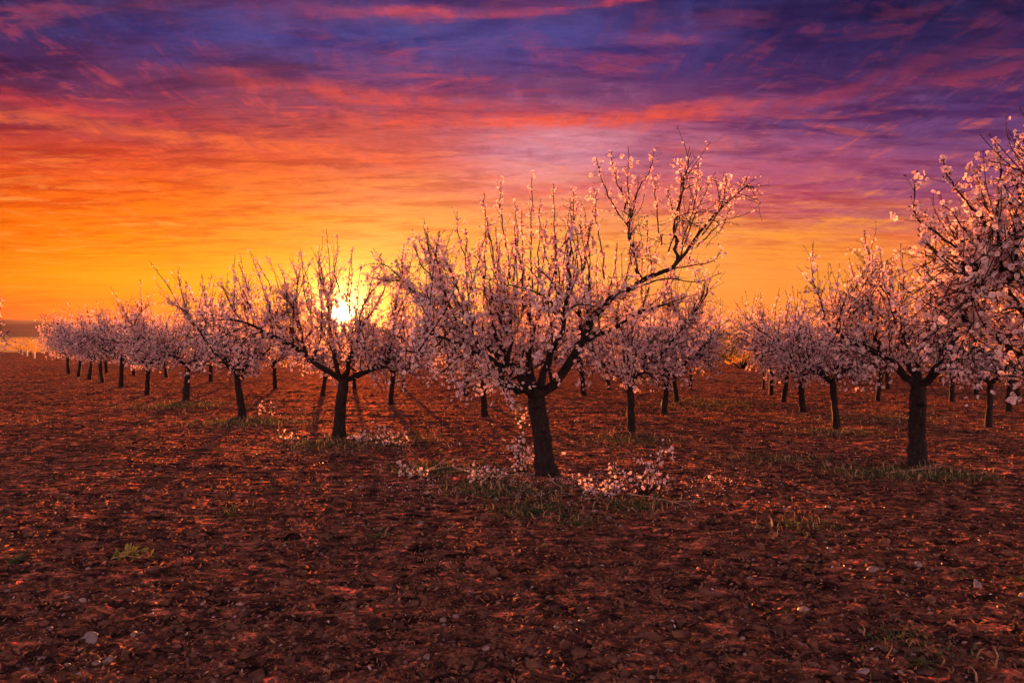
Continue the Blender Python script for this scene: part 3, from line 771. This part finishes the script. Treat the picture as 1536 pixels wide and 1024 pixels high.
# broad weeds: leafy rosettes
def weed(seed, xy, n, size, label, mats=None, cat='weed', name='leafy_weed', rise=.35):
    rng = np.random.default_rng(seed); a = rng.uniform(0, 6.28, n); g = Geo(); N = 5
    el = rng.uniform(.05, rise * 2.2, n); L = size * rng.uniform(.5, 1.1, n)
    D = np.stack([np.cos(a) * np.cos(el), np.sin(a) * np.cos(el), np.sin(el)], 1)
    P = paths(rng, rng.normal(0, .012, (n, 3)) * np.array([1, 1, 0]), D, L, N, -UP * .7, .05)
    sd = norm(np.cross(norm(P[:, -1] - P[:, 0]), UP)); w = (L[:, None] * .13 * np.array([.25, .8, 1, .7, .05])[None])[..., None]
    V = np.concatenate([P - sd[:, None] * w, P + sd[:, None] * w + UP * .0], 1)
    i = np.arange(n)[:, None] * 2 * N; q = []
    for j in range(N - 1): q.append(np.concatenate([i + j, i + N + j, i + N + j + 1, i + j + 1], 1))
    g.add(V, q); x, y = xy
    o = link(name, g.mesh(name, [mats or M_leafd]), loc=(x, y, float(height(x, y)) + .008)); tag(o, label, cat, 'leafy weeds on the soil'); return o
M_leafd = thin_mat('weed_leaf', (.035, .055, .012), (.09, .11, .02), 20, .35)
weed(1, at(798, 772), 34, .16, 'dark leafy weed clump below the central trunk')
weed(2, at(745, 745), 26, .15, 'leafy weed clump at the lower left of the central trunk')
weed(3, at(985, 748), 20, .12, 'small leafy weed at the foot of the upright blossoming bush')
weed(4, at(870, 790), 18, .11, 'yellowish leafy weed below and right of the central clump', M_leaf)
weed(5, at(560, 810), 9, .12, 'small green weed alone on open soil below the grass patch')
weed(6, at(1452, 862), 12, .10, 'yellow tinged weed tuft on dark soil', M_leaf)
weed(7, at(1532, 872), 14, .11, 'yellow green weed tuft at the right edge', M_leaf)
weed(8, at(1385, 1000), 22, .10, 'brownish green weed near the bottom right corner')
weed(9, at(350, 775), 10, .10, 'tiny dark weed on the soil left of the sun lit patch')
weed(10, at(25, 845), 20, .14, 'dark flattened weed clump at the left edge')
weed(11, at(1210, 850), 10, .08, 'tiny weed among clods right of the bush')
# green sprig
rng2 = np.random.default_rng(3); g = Geo(); gl = Geo()
P = np.stack([resample([(0, 0, .01), (.10, .01, .035), (.2, -.01, .03), (.30, .02, .035)], 8, rng2, .001), resample([(0, 0, .01), (.09, .03, .05), (.16, .05, .06), (.22, .06, .05)], 8, rng2, .001)])
V, q = tubes(P, np.linspace(.004, .0012, 8)[None] * np.ones((2, 1)), 5); g.add(V, q)
i = rng2.integers(0, 2, 26); C, T = sample(P, i, rng2.uniform(0, 1, 26)); leaves(gl, rng2, C, rng2.uniform(.05, .10, 26))
x, y = at(165, 842); e = link('green_sprig', None, loc=(x, y, float(height(x, y)) + .004)); tag(e, 'bright green torn sprig lying on the bare soil', 'sprig')
link('stem', g.mesh('stem', [M_twigdry], True), e); link('leaves', gl.mesh('leaves', [M_leaf]), e)

# pruned twigs on the ground
def fallen_twig(seed, p0, p1, r, label, fork=True):
    rng = np.random.default_rng(seed); a = np.array(at(*p0)); b = np.array(at(*p1)); n = 9
    base = np.array([a[0], a[1], 0]); pts = []
    for t in np.linspace(0, 1, n):
        xy = a + (b - a) * t + rng.normal(0, .012, 2); pts.append((xy[0], xy[1], float(height(xy[0], xy[1])) + r + .025 + .05 * t * rng.random()))
    P = [np.array(pts)]
    if fork:
        for k in range(3):
            j = rng.integers(2, 7); d = (b - a) * .4; an = rng.choice([-1, 1]) * rng.uniform(.5, 1.0); c_, s_ = cos(an), sin(an)
            d = np.array([d[0] * c_ - d[1] * s_, d[0] * s_ + d[1] * c_]); q_ = [pts[j]]
            for t in np.linspace(0, 1, n)[1:]: q_.append((pts[j][0] + d[0] * t, pts[j][1] + d[1] * t, pts[j][2] + .05 * t))
            P.append(np.array(q_))
    P = np.stack(P) - base; R = np.linspace(r, r * .3, n)[None] * np.array([1] + [.55] * (len(P) - 1))[:, None]
    V, q = tubes(P, R, 6); g = Geo(); g.add(V, q)
    o = link('pruned_twig', g.mesh('pruned_twig', [M_twigdry], True), loc=tuple(base)); tag(o, label, 'twig', 'pruned twigs on the ground')
fallen_twig(1, (612, 722), (672, 696), .009, 'pale pruned twig lying at the left end of the weeds')
fallen_twig(2, (722, 735), (745, 706), .013, 'short pale pruned stick lying among weeds left of the central trunk')
fallen_twig(3, (676, 700), (722, 726), .009, 'pale thin twig crossing the weeds left of the short stick')
fallen_twig(4, (822, 722), (850, 750), .006, 'curved pale twig on the soil at the foot of the central trunk', False)
fallen_twig(5, (705, 722), (800, 722), .009, 'long pale twig lying level before the suckers left of the central trunk')
fallen_twig(6, (940, 745), (1035, 768), .006, 'dark twig lying on the soil below the upright bush')
fallen_twig(7, (1330, 712), (1420, 706), .005, 'thin twig lying in the grass at the straight thick trunk')

# single stones and big clods
def stone(seed, xy, r, label, m, name='field_stone', cat='stone', flat=(.45, .7), grp='stones on the soil'):
    r = r * .7
    rng = np.random.default_rng(seed); x, y = xy; h0 = float(height(x, y))
    V, F = lumps(rng, np.array([x]), np.array([y]), np.array([r]), 3 if name == 'field_stone' else 2, flat, .0)
    V = V - np.array([x, y, h0]); d = norm(V); n_ = vnoise(V[:, 0] / r * 1.3 + seed, (V[:, 1] + V[:, 2]) / r * 1.3, seed) * .22 + vnoise(V[:, 0] / r * 4, (V[:, 1] - V[:, 2]) / r * 4 + seed, seed) * .09
    V = V * (1 + n_[:, None])
    o = link(name, new_mesh(name, V, [F], [m], smooth=False), loc=(x, y, h0)); tag(o, label, cat, grp)
stone(1, at(132, 962), .075, 'pale angular stone half buried, largest on the dark soil', M_pale)
stone(2, at(200, 957), .035, 'small reddish stone beside the largest pale one', M_stone)
stone(3, at(1378, 846), .055, 'pale stone with a bright top among clods in the shaded soil', M_pale)
stone(4, at(1468, 880), .045, 'small white stone left of the yellow weed tuft at the edge', M_pale)
stone(5, at(1310, 855), .05, 'grey stone just left of the bright topped pale one', M_stone)
stone(6, at(1296, 1012), .04, 'pale small stone by the bottom edge', M_pale)
stone(7, at(744, 752), .05, 'smooth grey stone beside the leafy weeds near the central trunk', M_stone)
stone(8, at(1205, 918), .05, 'rounded yellowish stone lying in a hollow', M_stone)
stone(9, at(808, 745), .035, 'small pale stone just below the central trunk', M_pale)
stone(10, at(640, 744), .04, 'pale pebble sized stone in open soil below the grass patch', M_pale)
stone(11, at(872, 938), .04, 'small light stone in the middle of the lower field', M_pale)
stone(12, at(1535, 895), .05, 'pale stone cut by the right edge', M_pale)
stone(13, at(160, 1000), .04, 'dark rounded stone just below the largest pale one', M_stone)
for k, (p, q, r, lab) in enumerate([(560, 870, .075, 'broken ridge of crusted soil in the left centre'), (1030, 760, .11, 'dark clod heap right of the upright bush'), (230, 770, .07, 'dark clod on the left shaded soil'),
                                     (1390, 1005, .085, 'orange rimmed clod near the bottom right corner'), (105, 880, .07, 'dark round clod left of the sun lit soil'), (795, 980, .06, 'flat orange clod near the bottom centre'),
                                     (1270, 895, .08, 'long dark clod among pebbles on the right'), (860, 860, .06, 'dark clod in the middle of the field'), (700, 885, .07, 'lumpy clod left of the dark one in mid field')]):
    stone(40 + k, at(p, q), r, lab, M_chip, 'soil_clump', 'clod', (.3, .45), 'big clods of soil')

# ------------------------------------------------------------------ far things
def bush(seed, xy, w, h, label, m, name='far_bush', cat='bush', n=1500, grp=None, stem=True, z=None):
    rng = np.random.default_rng(seed); C = norm(rng.normal(size=(n, 3))) * rng.uniform(.35, 1, (n, 1)) ** .6
    C = C * np.array([w / 2, w / 2, h * .45]) * (1 + .28 * vnoise(C[:, 0] * 3, C[:, 2] * 3 + C[:, 1] * 2, seed)[:, None]); C[:, 2] += h * .58
    g = Geo(); leaves(g, rng, C, rng.uniform(.06, .12, n) * h)
    x, y = xy; z = float(height(x, y, False)) if z is None else z
    e = link(name, None, loc=(x, y, z)); tag(e, label, cat, grp)
    link('foliage', g.mesh('foliage', [m]), e)
    s_ = Geo(); k = 6; S = np.zeros((k, 3)); S[:, 2] = -.05 * h; P = paths(rng, S, rng.normal(0, .45, (k, 3)) + UP, np.full(k, h * .75), 6, UP * .1, .08)
    V, q = tubes(P, np.linspace(.03, .008, 6)[None] * h * np.ones((k, 1)), 5); s_.add(V, q); link('stems', s_.mesh('stems', [M_bark], True), e)
M_yel = thin_mat('yellow_leaf', (.40, .26, .02), (.75, .45, .05), 8, .5)
M_olive = thin_mat('olive_leaf', (.06, .07, .02), (.14, .13, .03), 8, .4)
M_dk = thin_mat('dark_leaf', (.025, .025, .015), (.06, .05, .03), 4, .3)
bush(1, at(33, 529), 3.6, 1.5, 'yellow orange bush at the far left edge of the field', M_yel)
bush(2, at(47, 531), 1.8, .9, 'lower yellow bush touching the larger one at the far left', M_yel)
bush(3, at(1113, 553), 2.9, 1.9, 'bright orange yellow bush in the gap before the far hills', M_yel)
bush(4, at(1064, 556), 4.0, 2.2, 'olive green bush left of the gap to the far hills', M_olive)
bush(5, at(1092, 530), 8.0, 1.9, 'dull green low thicket at the foot of the far right slope', M_olive)
def zhill(az_deg, r):
    dg = bpy.context.evaluated_depsgraph_get()
    x, y = r * sin(radians(az_deg)), r * cos(radians(az_deg))
    hit = hills.ray_cast((x, y, 100), (0, 0, -1)); return (x, y), (hit[1].z if hit[0] else 5)
bpy.context.view_layer.update()
for k, (px, r, w, h, lab) in enumerate([(68, 640, 8.5, 5.2, 'dark rounded tree alone on the left ridge line'), (88, 640, 7.5, 2.6, 'low dark tree on the ridge beside the rounded one'), (1096, 620, 5, 2.6, 'small dark tree on the right ridge line'),
                                  (1137, 620, 5, 3.4, 'dark round tree on the right ridge beside the blossoming crown'), (1125, 620, 3.0, 1.3, 'tiny low bush on the right ridge between two trees')]):
    xy, z = zhill(math.degrees(atan((px - 768) / FPX)), r)
    bush(20 + k, xy, w, h, lab, M_dk, 'ridge_tree', 'tree', 900, z=z - .2)
# pale thin trunks of a bare grove on the right slope
M_palebark = simple_noise_mat('pale_bark', (.25, .17, .16), (.42, .32, .30), 3)
rng = np.random.default_rng(66)
for k in range(16):
    r = rng.uniform(330, 400); px = 1080 + k * 3.2 + rng.normal(0, .8); xy, z = zhill(math.degrees(atan((px - 768) / FPX)), r)
    h = rng.uniform(3.5, 5.5); g = Geo(); S = np.zeros((5, 3)); P = paths(rng, S, np.array([[0, 0, 1.]]) + rng.normal(0, .1, (5, 3)) * np.array([1, 1, 0]), h * rng.uniform(.6, 1, 5), 6, UP * .2, .02)
    V, q = tubes(P, np.linspace(.16, .04, 6)[None] * np.ones((5, 1)), 5); g.add(V, q)
    o = link('bare_tree', g.mesh('bare_tree', [M_palebark], True), loc=(xy[0], xy[1], z - 8.0 * 0 - .1)); tag(o, 'pale bare thin trunk in the distant grove on the right slope', 'tree', 'bare grove on the right slope')
# pale tree guards at the far left field edge
M_guard = simple_noise_mat('pale_plastic', (.25, .18, .17), (.38, .28, .26), 8, .5)
for k, (px, py, lab) in enumerate([(28, 527, 'pale sapling guard farthest to the left under the yellow bush'), (33, 530, 'pale sapling guard second in the line below the yellow bush'), (40, 532, 'tall thin pale sapling guard right of the yellow bush foot'),
                                   (51, 535, 'pale sapling guard nearest the end of the blossoming row')]):
    x, y = at(px, py + 2); P = np.array([[(0, 0, -.05), (.01, 0, .25), (.0, 0, .5), (.01, 0, .55)]]); V, q = tubes(P, np.array([[.07, .06, .065, .05]]), 8); g = Geo(); g.add(V, q)
    g.F.append(np.arange(8)[None] + 24); g.M.append(np.zeros(1))
    P = np.array([[(.11, 0, -.05), (.11, 0, .3), (.115, 0, .75)]]); V, q = tubes(P, np.array([[.014, .014, .012]]), 5); g.add(V, q)
    o = link('sapling_guard', g.mesh('sapling_guard', [M_guard], True), loc=(x, y, float(height(x, y, False)))); tag(o, lab, 'tree guard', 'sapling guards at the field edge')

# ------------------------------------------------------------------ sky
world = bpy.data.worlds.new('World'); scene.world = world; world.use_nodes = True
nt = world.node_tree; nt.nodes.clear()
SUN_AZ = atan((514 - 768) / FPX); SUN_EL = atan((HOR - 470) / FPX * cos(SUN_AZ))
sdir = (sin(SUN_AZ) * cos(SUN_EL), cos(SUN_AZ) * cos(SUN_EL), sin(SUN_EL))
def mth(op, a, b=None, c=None, clamp=False):
    n = nd(nt, 'ShaderNodeMath', operation=op, use_clamp=clamp)
    for s_, v in zip(n.inputs, (a, b, c)):
        if v is None: continue
        if hasattr(v, 'is_linked'): nt.links.new(v, s_)
        else: s_.default_value = v
    return n.outputs[0]
def smooth(v, a, b):
    n = nd(nt, 'ShaderNodeMapRange', interpolation_type='SMOOTHSTEP'); nt.links.new(v, n.inputs[0]); n.inputs[1].default_value = a; n.inputs[2].default_value = b; return n.outputs[0]
tc = nd(nt, 'ShaderNodeTexCoord').outputs['Generated']
sep = nd(nt, 'ShaderNodeSeparateXYZ'); nt.links.new(tc, sep.inputs[0]); x, y, z = sep.outputs
az = mth('ARCTAN2', x, y)
hyp = mth('SQRT', mth('ADD', mth('MULTIPLY', x, x), mth('MULTIPLY', y, y)))
t = mth('DIVIDE', z, mth('MAXIMUM', hyp, .01))
# cloud-plane coordinates: streaks spread out overhead and pack together at the horizon
zz = mth('ADD', mth('MAXIMUM', z, 0), .085)
cp = nd(nt, 'ShaderNodeCombineXYZ'); nt.links.new(mth('DIVIDE', x, zz), cp.inputs[0]); nt.links.new(mth('DIVIDE', y, zz), cp.inputs[1])
def cmap(sx, sy, rot, off):
    m = nd(nt, 'ShaderNodeMapping'); m.inputs['Scale'].default_value = (sx, sy, 1); m.inputs['Rotation'].default_value = (0, 0, rot); m.inputs['Location'].default_value = (off, off * .7, 0)
    nt.links.new(cp.outputs[0], m.inputs[0]); return m.outputs[0]
nA = noise(nt, cmap(.8, 2.2, .18, 3.1), 1.1, 6, .6, .5).outputs[0]
nB = noise(nt, cmap(2.1, 4.6, .10, 7.7), 1.3, 9, .66, .45).outputs[0]
nC = noise(nt, cmap(8.5, 2.6, .28, 1.3), 1.2, 9, .68, .5).outputs[0]
nD = noise(nt, cmap(1.6, 4.0, -.25, 12.3), 1.6, 9, .66, .35).outputs[0]
tw = mth('ADD', t, mth('ADD', mth('MULTIPLY', mth('SUBTRACT', nA, .5), .085), mth('MULTIPLY', mth('SUBTRACT', nB, .5), .085)))
tw = mth('MAXIMUM', mth('ADD', mth('MULTIPLY', mth('SUBTRACT', tw, t), smooth(t, .0, .16)), t), 0)
azw = mth('ADD', az, mth('MULTIPLY', mth('SUBTRACT', nA, .5), .16))
COLS = [0, 200, 400, 600, 800, 1000, 1200, 1400]
ROWS = [(503, [(250, 56, 0), (250, 70, 0), (252, 90, 0), (255, 125, 10), (255, 135, 25), (255, 140, 60), (255, 140, 55), (250, 130, 60)]),
        (470, [(252, 80, 0), (255, 112, 0), (255, 140, 0), (255, 165, 30), (255, 155, 55), (252, 142, 60), (252, 140, 52), (248, 128, 62)]),
        (420, [(255, 140, 0), (255, 165, 0), (255, 180, 25), (255, 200, 85), (255, 180, 84), (252, 162, 76), (252, 152, 62), (248, 138, 62)]),
        (360, [(250, 120, 0), (253, 135, 5), (252, 150, 35), (255, 172, 75), (253, 168, 82), (252, 160, 78), (252, 150, 60), (240, 120, 75)]),
        (300, [(243, 100, 12), (248, 108, 18), (248, 128, 42), (250, 145, 80), (248, 148, 110), (225, 115, 105), (195, 85, 105), (165, 78, 110)]),
        (240, [(215, 72, 38), (222, 78, 48), (225, 88, 55), (222, 98, 85), (224, 140, 152), (196, 112, 138), (160, 82, 122), (125, 72, 122)]),
        (180, [(150, 50, 72), (150, 56, 78), (168, 68, 80), (198, 84, 84), (205, 110, 130), (170, 82, 118), (112, 66, 118), (92, 58, 112)]),
        (120, [(72, 38, 84), (82, 48, 100), (92, 58, 110), (112, 66, 120), (92, 60, 122), (80, 56, 118), (72, 50, 108), (74, 48, 100)]),
        (60, [(48, 46, 104), (60, 62, 134), (70, 76, 154), (76, 80, 154), (78, 78, 154), (68, 62, 132), (48, 42, 98), (50, 40, 92)]),
        (0, [(56, 46, 94), (82, 56, 104), (92, 58, 112), (88, 64, 122), (78, 62, 124), (62, 50, 106), (50, 42, 94), (36, 32, 76)])]
TS = .55
ramps = []
for ci, cpx in enumerate(COLS):
    ca = cos(atan((cpx - 768) / FPX)); st = []
    for ry, cs in ROWS: st.append((max(0.0, (HOR - ry) / FPX * ca / TS), srgb(*cs[ci])))
    st.append((1.0, srgb(70, 62, 118)))
    ramps.append(ramp(nt, mth('DIVIDE', tw, TS), st))
acc = ramps[0]
for ci in range(1, len(COLS)):
    a0, a1 = atan((COLS[ci - 1] - 768) / FPX), atan((COLS[ci] - 768) / FPX)
    acc = mixc(nt, smooth(azw, a0, a1), acc, ramps[ci])
# clouds: dark bodies then lit undersides
dark = ramp(nt, mth('DIVIDE', t, TS), [(0, (.86, .78, .75)), (.25, (.78, .52, .55)), (.45, (.55, .40, .62)), (.7, (.55, .50, .68)), (1, (.6, .55, .7))])
dm = mth('MULTIPLY', smooth(nD, .44, .62), smooth(t, .02, .14))
acc = mixc(nt, mth('MULTIPLY', dm, .85), acc, mixc(nt, 1.0, acc, dark, 'MULTIPLY'))
lite = ramp(nt, mth('DIVIDE', t, TS), [(0, srgb(255, 110, 20)), (.14, srgb(255, 160, 48)), (.26, srgb(255, 150, 62)), (.36, srgb(255, 120, 45)), (.50, srgb(245, 85, 62)), (.62, srgb(178, 66, 90)), (.75, srgb(122, 62, 108)), (1, srgb(66, 54, 112))])
lm = mth('MULTIPLY', smooth(nB, .50, .66), smooth(nA, .36, .58))
acc = mixc(nt, mth('MULTIPLY', mth('MULTIPLY', lm, .8), mth('SUBTRACT', 1.0, mth('MULTIPLY', smooth(az, .05, .25), .6))), acc, lite)
lm2 = mth('MULTIPLY', smooth(nC, .50, .68), smooth(nD, .62, .40))
acc = mixc(nt, mth('MULTIPLY', lm2, .42), acc, lite)
blue = ramp(nt, mth('DIVIDE', t, TS), [(0, (.9, .8, .7)), (.4, srgb(200, 120, 130)), (.6, srgb(120, 90, 150)), (.75, srgb(84, 84, 160)), (1, srgb(70, 70, 140))])
bm_ = mth('MULTIPLY', smooth(nC, .47, .30), smooth(t, .18, .32))
acc = mixc(nt, mth('MULTIPLY', bm_, .28), acc, blue)
# single cloud bands
def band(px, py, w, h, slope, colr, k):
    a0 = atan((px - 768) / FPX); ca = cos(a0); t0 = (HOR - py) / FPX * ca
    du = mth('SUBTRACT', az, a0)
    dv = mth('SUBTRACT', mth('SUBTRACT', mth('ADD', t, mth('MULTIPLY', mth('SUBTRACT', nB, .5), .045)), t0), mth('MULTIPLY', du, slope))
    e_ = mth('ADD', mth('POWER', mth('ABSOLUTE', mth('DIVIDE', du, w / FPX)), 2.0), mth('POWER', mth('ABSOLUTE', mth('DIVIDE', dv, h / FPX)), 2.0))
    g_ = mth('MULTIPLY', mth('EXPONENT', mth('MULTIPLY', e_, -1.0)), mth('MULTIPLY', smooth(nC, .25, .6), k))
    return g_, srgb(*colr)
for args in [(870, 180, 260, 12, 0.02, (252, 92, 60), 1.0), (900, 140, 330, 24, 0.0, (100, 58, 110), .8), (640, 215, 120, 12, .0, (190, 78, 72), .9), (640, 22, 150, 8, .05, (220, 85, 100), .85), (900, 8, 110, 6, .08, (210, 75, 95), .8),
             (1290, 130, 160, 9, .22, (165, 62, 90), .65), (1470, 110, 90, 7, .05, (175, 62, 86), .7), (1000, 60, 60, 9, -.1, (190, 85, 115), .7), (560, 145, 220, 12, -.05, (235, 85, 66), .8), (830, 225, 130, 26, .0, (218, 150, 172), .55),
             (1290, 335, 80, 7, -.02, (255, 155, 50), .9), (1150, 255, 200, 16, .0, (185, 88, 118), .6), (860, 285, 180, 8, .02, (230, 105, 100), .6), (130, 165, 200, 9, -.03, (205, 66, 72), .8), (350, 215, 260, 8, -.04, (250, 110, 60), .8), (1500, 60, 260, 60, 0, (40, 34, 80), .5)]:
    f_, c_ = band(*args); acc = mixc(nt, mth('MINIMUM', f_, 1.0), acc, c_)
nE = noise(nt, cmap(7.0, 14.0, .12, 5.3), 1.6, 9, .74, .5).outputs[0]
fib = nd(nt, 'ShaderNodeVectorMath', operation='SCALE'); nt.links.new(acc, fib.inputs[0])
nt.links.new(mth('ADD', mth('MULTIPLY', mth('MULTIPLY', mth('SUBTRACT', nE, .5), smooth(t, .01, .16)), .9), mth('SUBTRACT', 1.0, mth('MULTIPLY', smooth(t, .17, .42), .20))), fib.inputs['Scale']); acc = fib.outputs[0]
# unseen sky behind the viewer: brightened low down as warm fill for the blossom
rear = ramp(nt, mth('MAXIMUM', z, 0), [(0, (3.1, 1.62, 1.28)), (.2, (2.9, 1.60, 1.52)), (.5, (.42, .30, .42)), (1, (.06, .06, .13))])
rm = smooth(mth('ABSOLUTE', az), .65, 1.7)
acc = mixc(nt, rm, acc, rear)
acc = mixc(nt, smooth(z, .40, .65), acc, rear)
# sun disc and its aureole
dt = nd(nt, 'ShaderNodeVectorMath', operation='DOT_PRODUCT'); nt.links.new(tc, dt.inputs[0]); dt.inputs[1].default_value = sdir
ang = mth('MULTIPLY', mth('ARCCOSINE', mth('MINIMUM', dt.outputs['Value'], 1.0)), 57.2958)
def glow(width, colr, p=1.0):
    g_ = mth('EXPONENT', mth('MULTIPLY', mth('POWER', mth('DIVIDE', ang, width), p), -1.0))
    v = nd(nt, 'ShaderNodeVectorMath', operation='SCALE'); v.inputs[0].default_value = colr; nt.links.new(g_, v.inputs['Scale']); return v.outputs[0]
for w, c_, p in ((.38, (50, 42, 24), 2.4), (.95, (9.0, 6.6, 2.2), 1.1), (3.2, (1.0, .52, .07), 1.2)):
    v = nd(nt, 'ShaderNodeVectorMath', operation='ADD'); nt.links.new(acc, v.inputs[0]); nt.links.new(glow(w, c_, p), v.inputs[1]); acc = v.outputs[0]
# below the horizon: earth
acc = mixc(nt, smooth(z, -.002, -.02), acc, (.05, .02, .02))
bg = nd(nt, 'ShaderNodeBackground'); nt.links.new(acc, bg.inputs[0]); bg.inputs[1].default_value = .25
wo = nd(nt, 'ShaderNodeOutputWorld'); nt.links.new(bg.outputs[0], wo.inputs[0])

# ------------------------------------------------------------------ sun, haze, camera
sl = bpy.data.lights.new('sun', 'SUN'); sl.energy = 5.0; sl.angle = radians(.6); sl.color = (1.0, .26, .055)
so = link('sun', sl)
from mathutils import Vector
so.rotation_euler = (Vector((sdir[0], sdir[1], sdir[2] + .014))).to_track_quat('Z', 'Y').to_euler()

m, ht, out = mat('haze_air')
pv = nd(ht, 'ShaderNodeVolumePrincipled'); pv.inputs['Density'].default_value = .00005; pv.inputs['Anisotropy'].default_value = .70
pv.inputs['Color'].default_value = (1, .86, .78, 1)
ht.links.new(pv.outputs[0], out.inputs['Volume'])
bx = np.array([(a * 1450, b * 1450, c) for c in (-1.5, 23) for a, b in ((-1, -1), (1, -1), (1, 1), (-1, 1))], float)
tag(link('haze', new_mesh('haze', bx, [np.array([[3, 2, 1, 0], [4, 5, 6, 7], [0, 1, 5, 4], [1, 2, 6, 5], [2, 3, 7, 6], [3, 0, 4, 7]])], [m])), kind='stuff')

cam = bpy.data.cameras.new('camera'); cam.lens = 36 * FPX / 1536; cam.sensor_width = 36; cam.clip_end = 5000; cam.clip_start = .05
co = link('camera', cam, loc=(0, 0, CAMH)); co.rotation_euler = (radians(90) - atan((512 - HOR) / FPX), 0, 0)
scene.camera = co
scene.view_settings.view_transform = 'Standard'; scene.view_settings.look = 'None'; scene.view_settings.gamma = 1.0; scene.view_settings.exposure = 2.0
c = scene.cycles
c.use_denoising = True; c.max_bounces = 6; c.diffuse_bounces = 4; c.glossy_bounces = 2; c.transmission_bounces = 3; c.volume_bounces = 0
c.sample_clamp_indirect = 6; c.use_adaptive_sampling = True; c.adaptive_threshold = .015
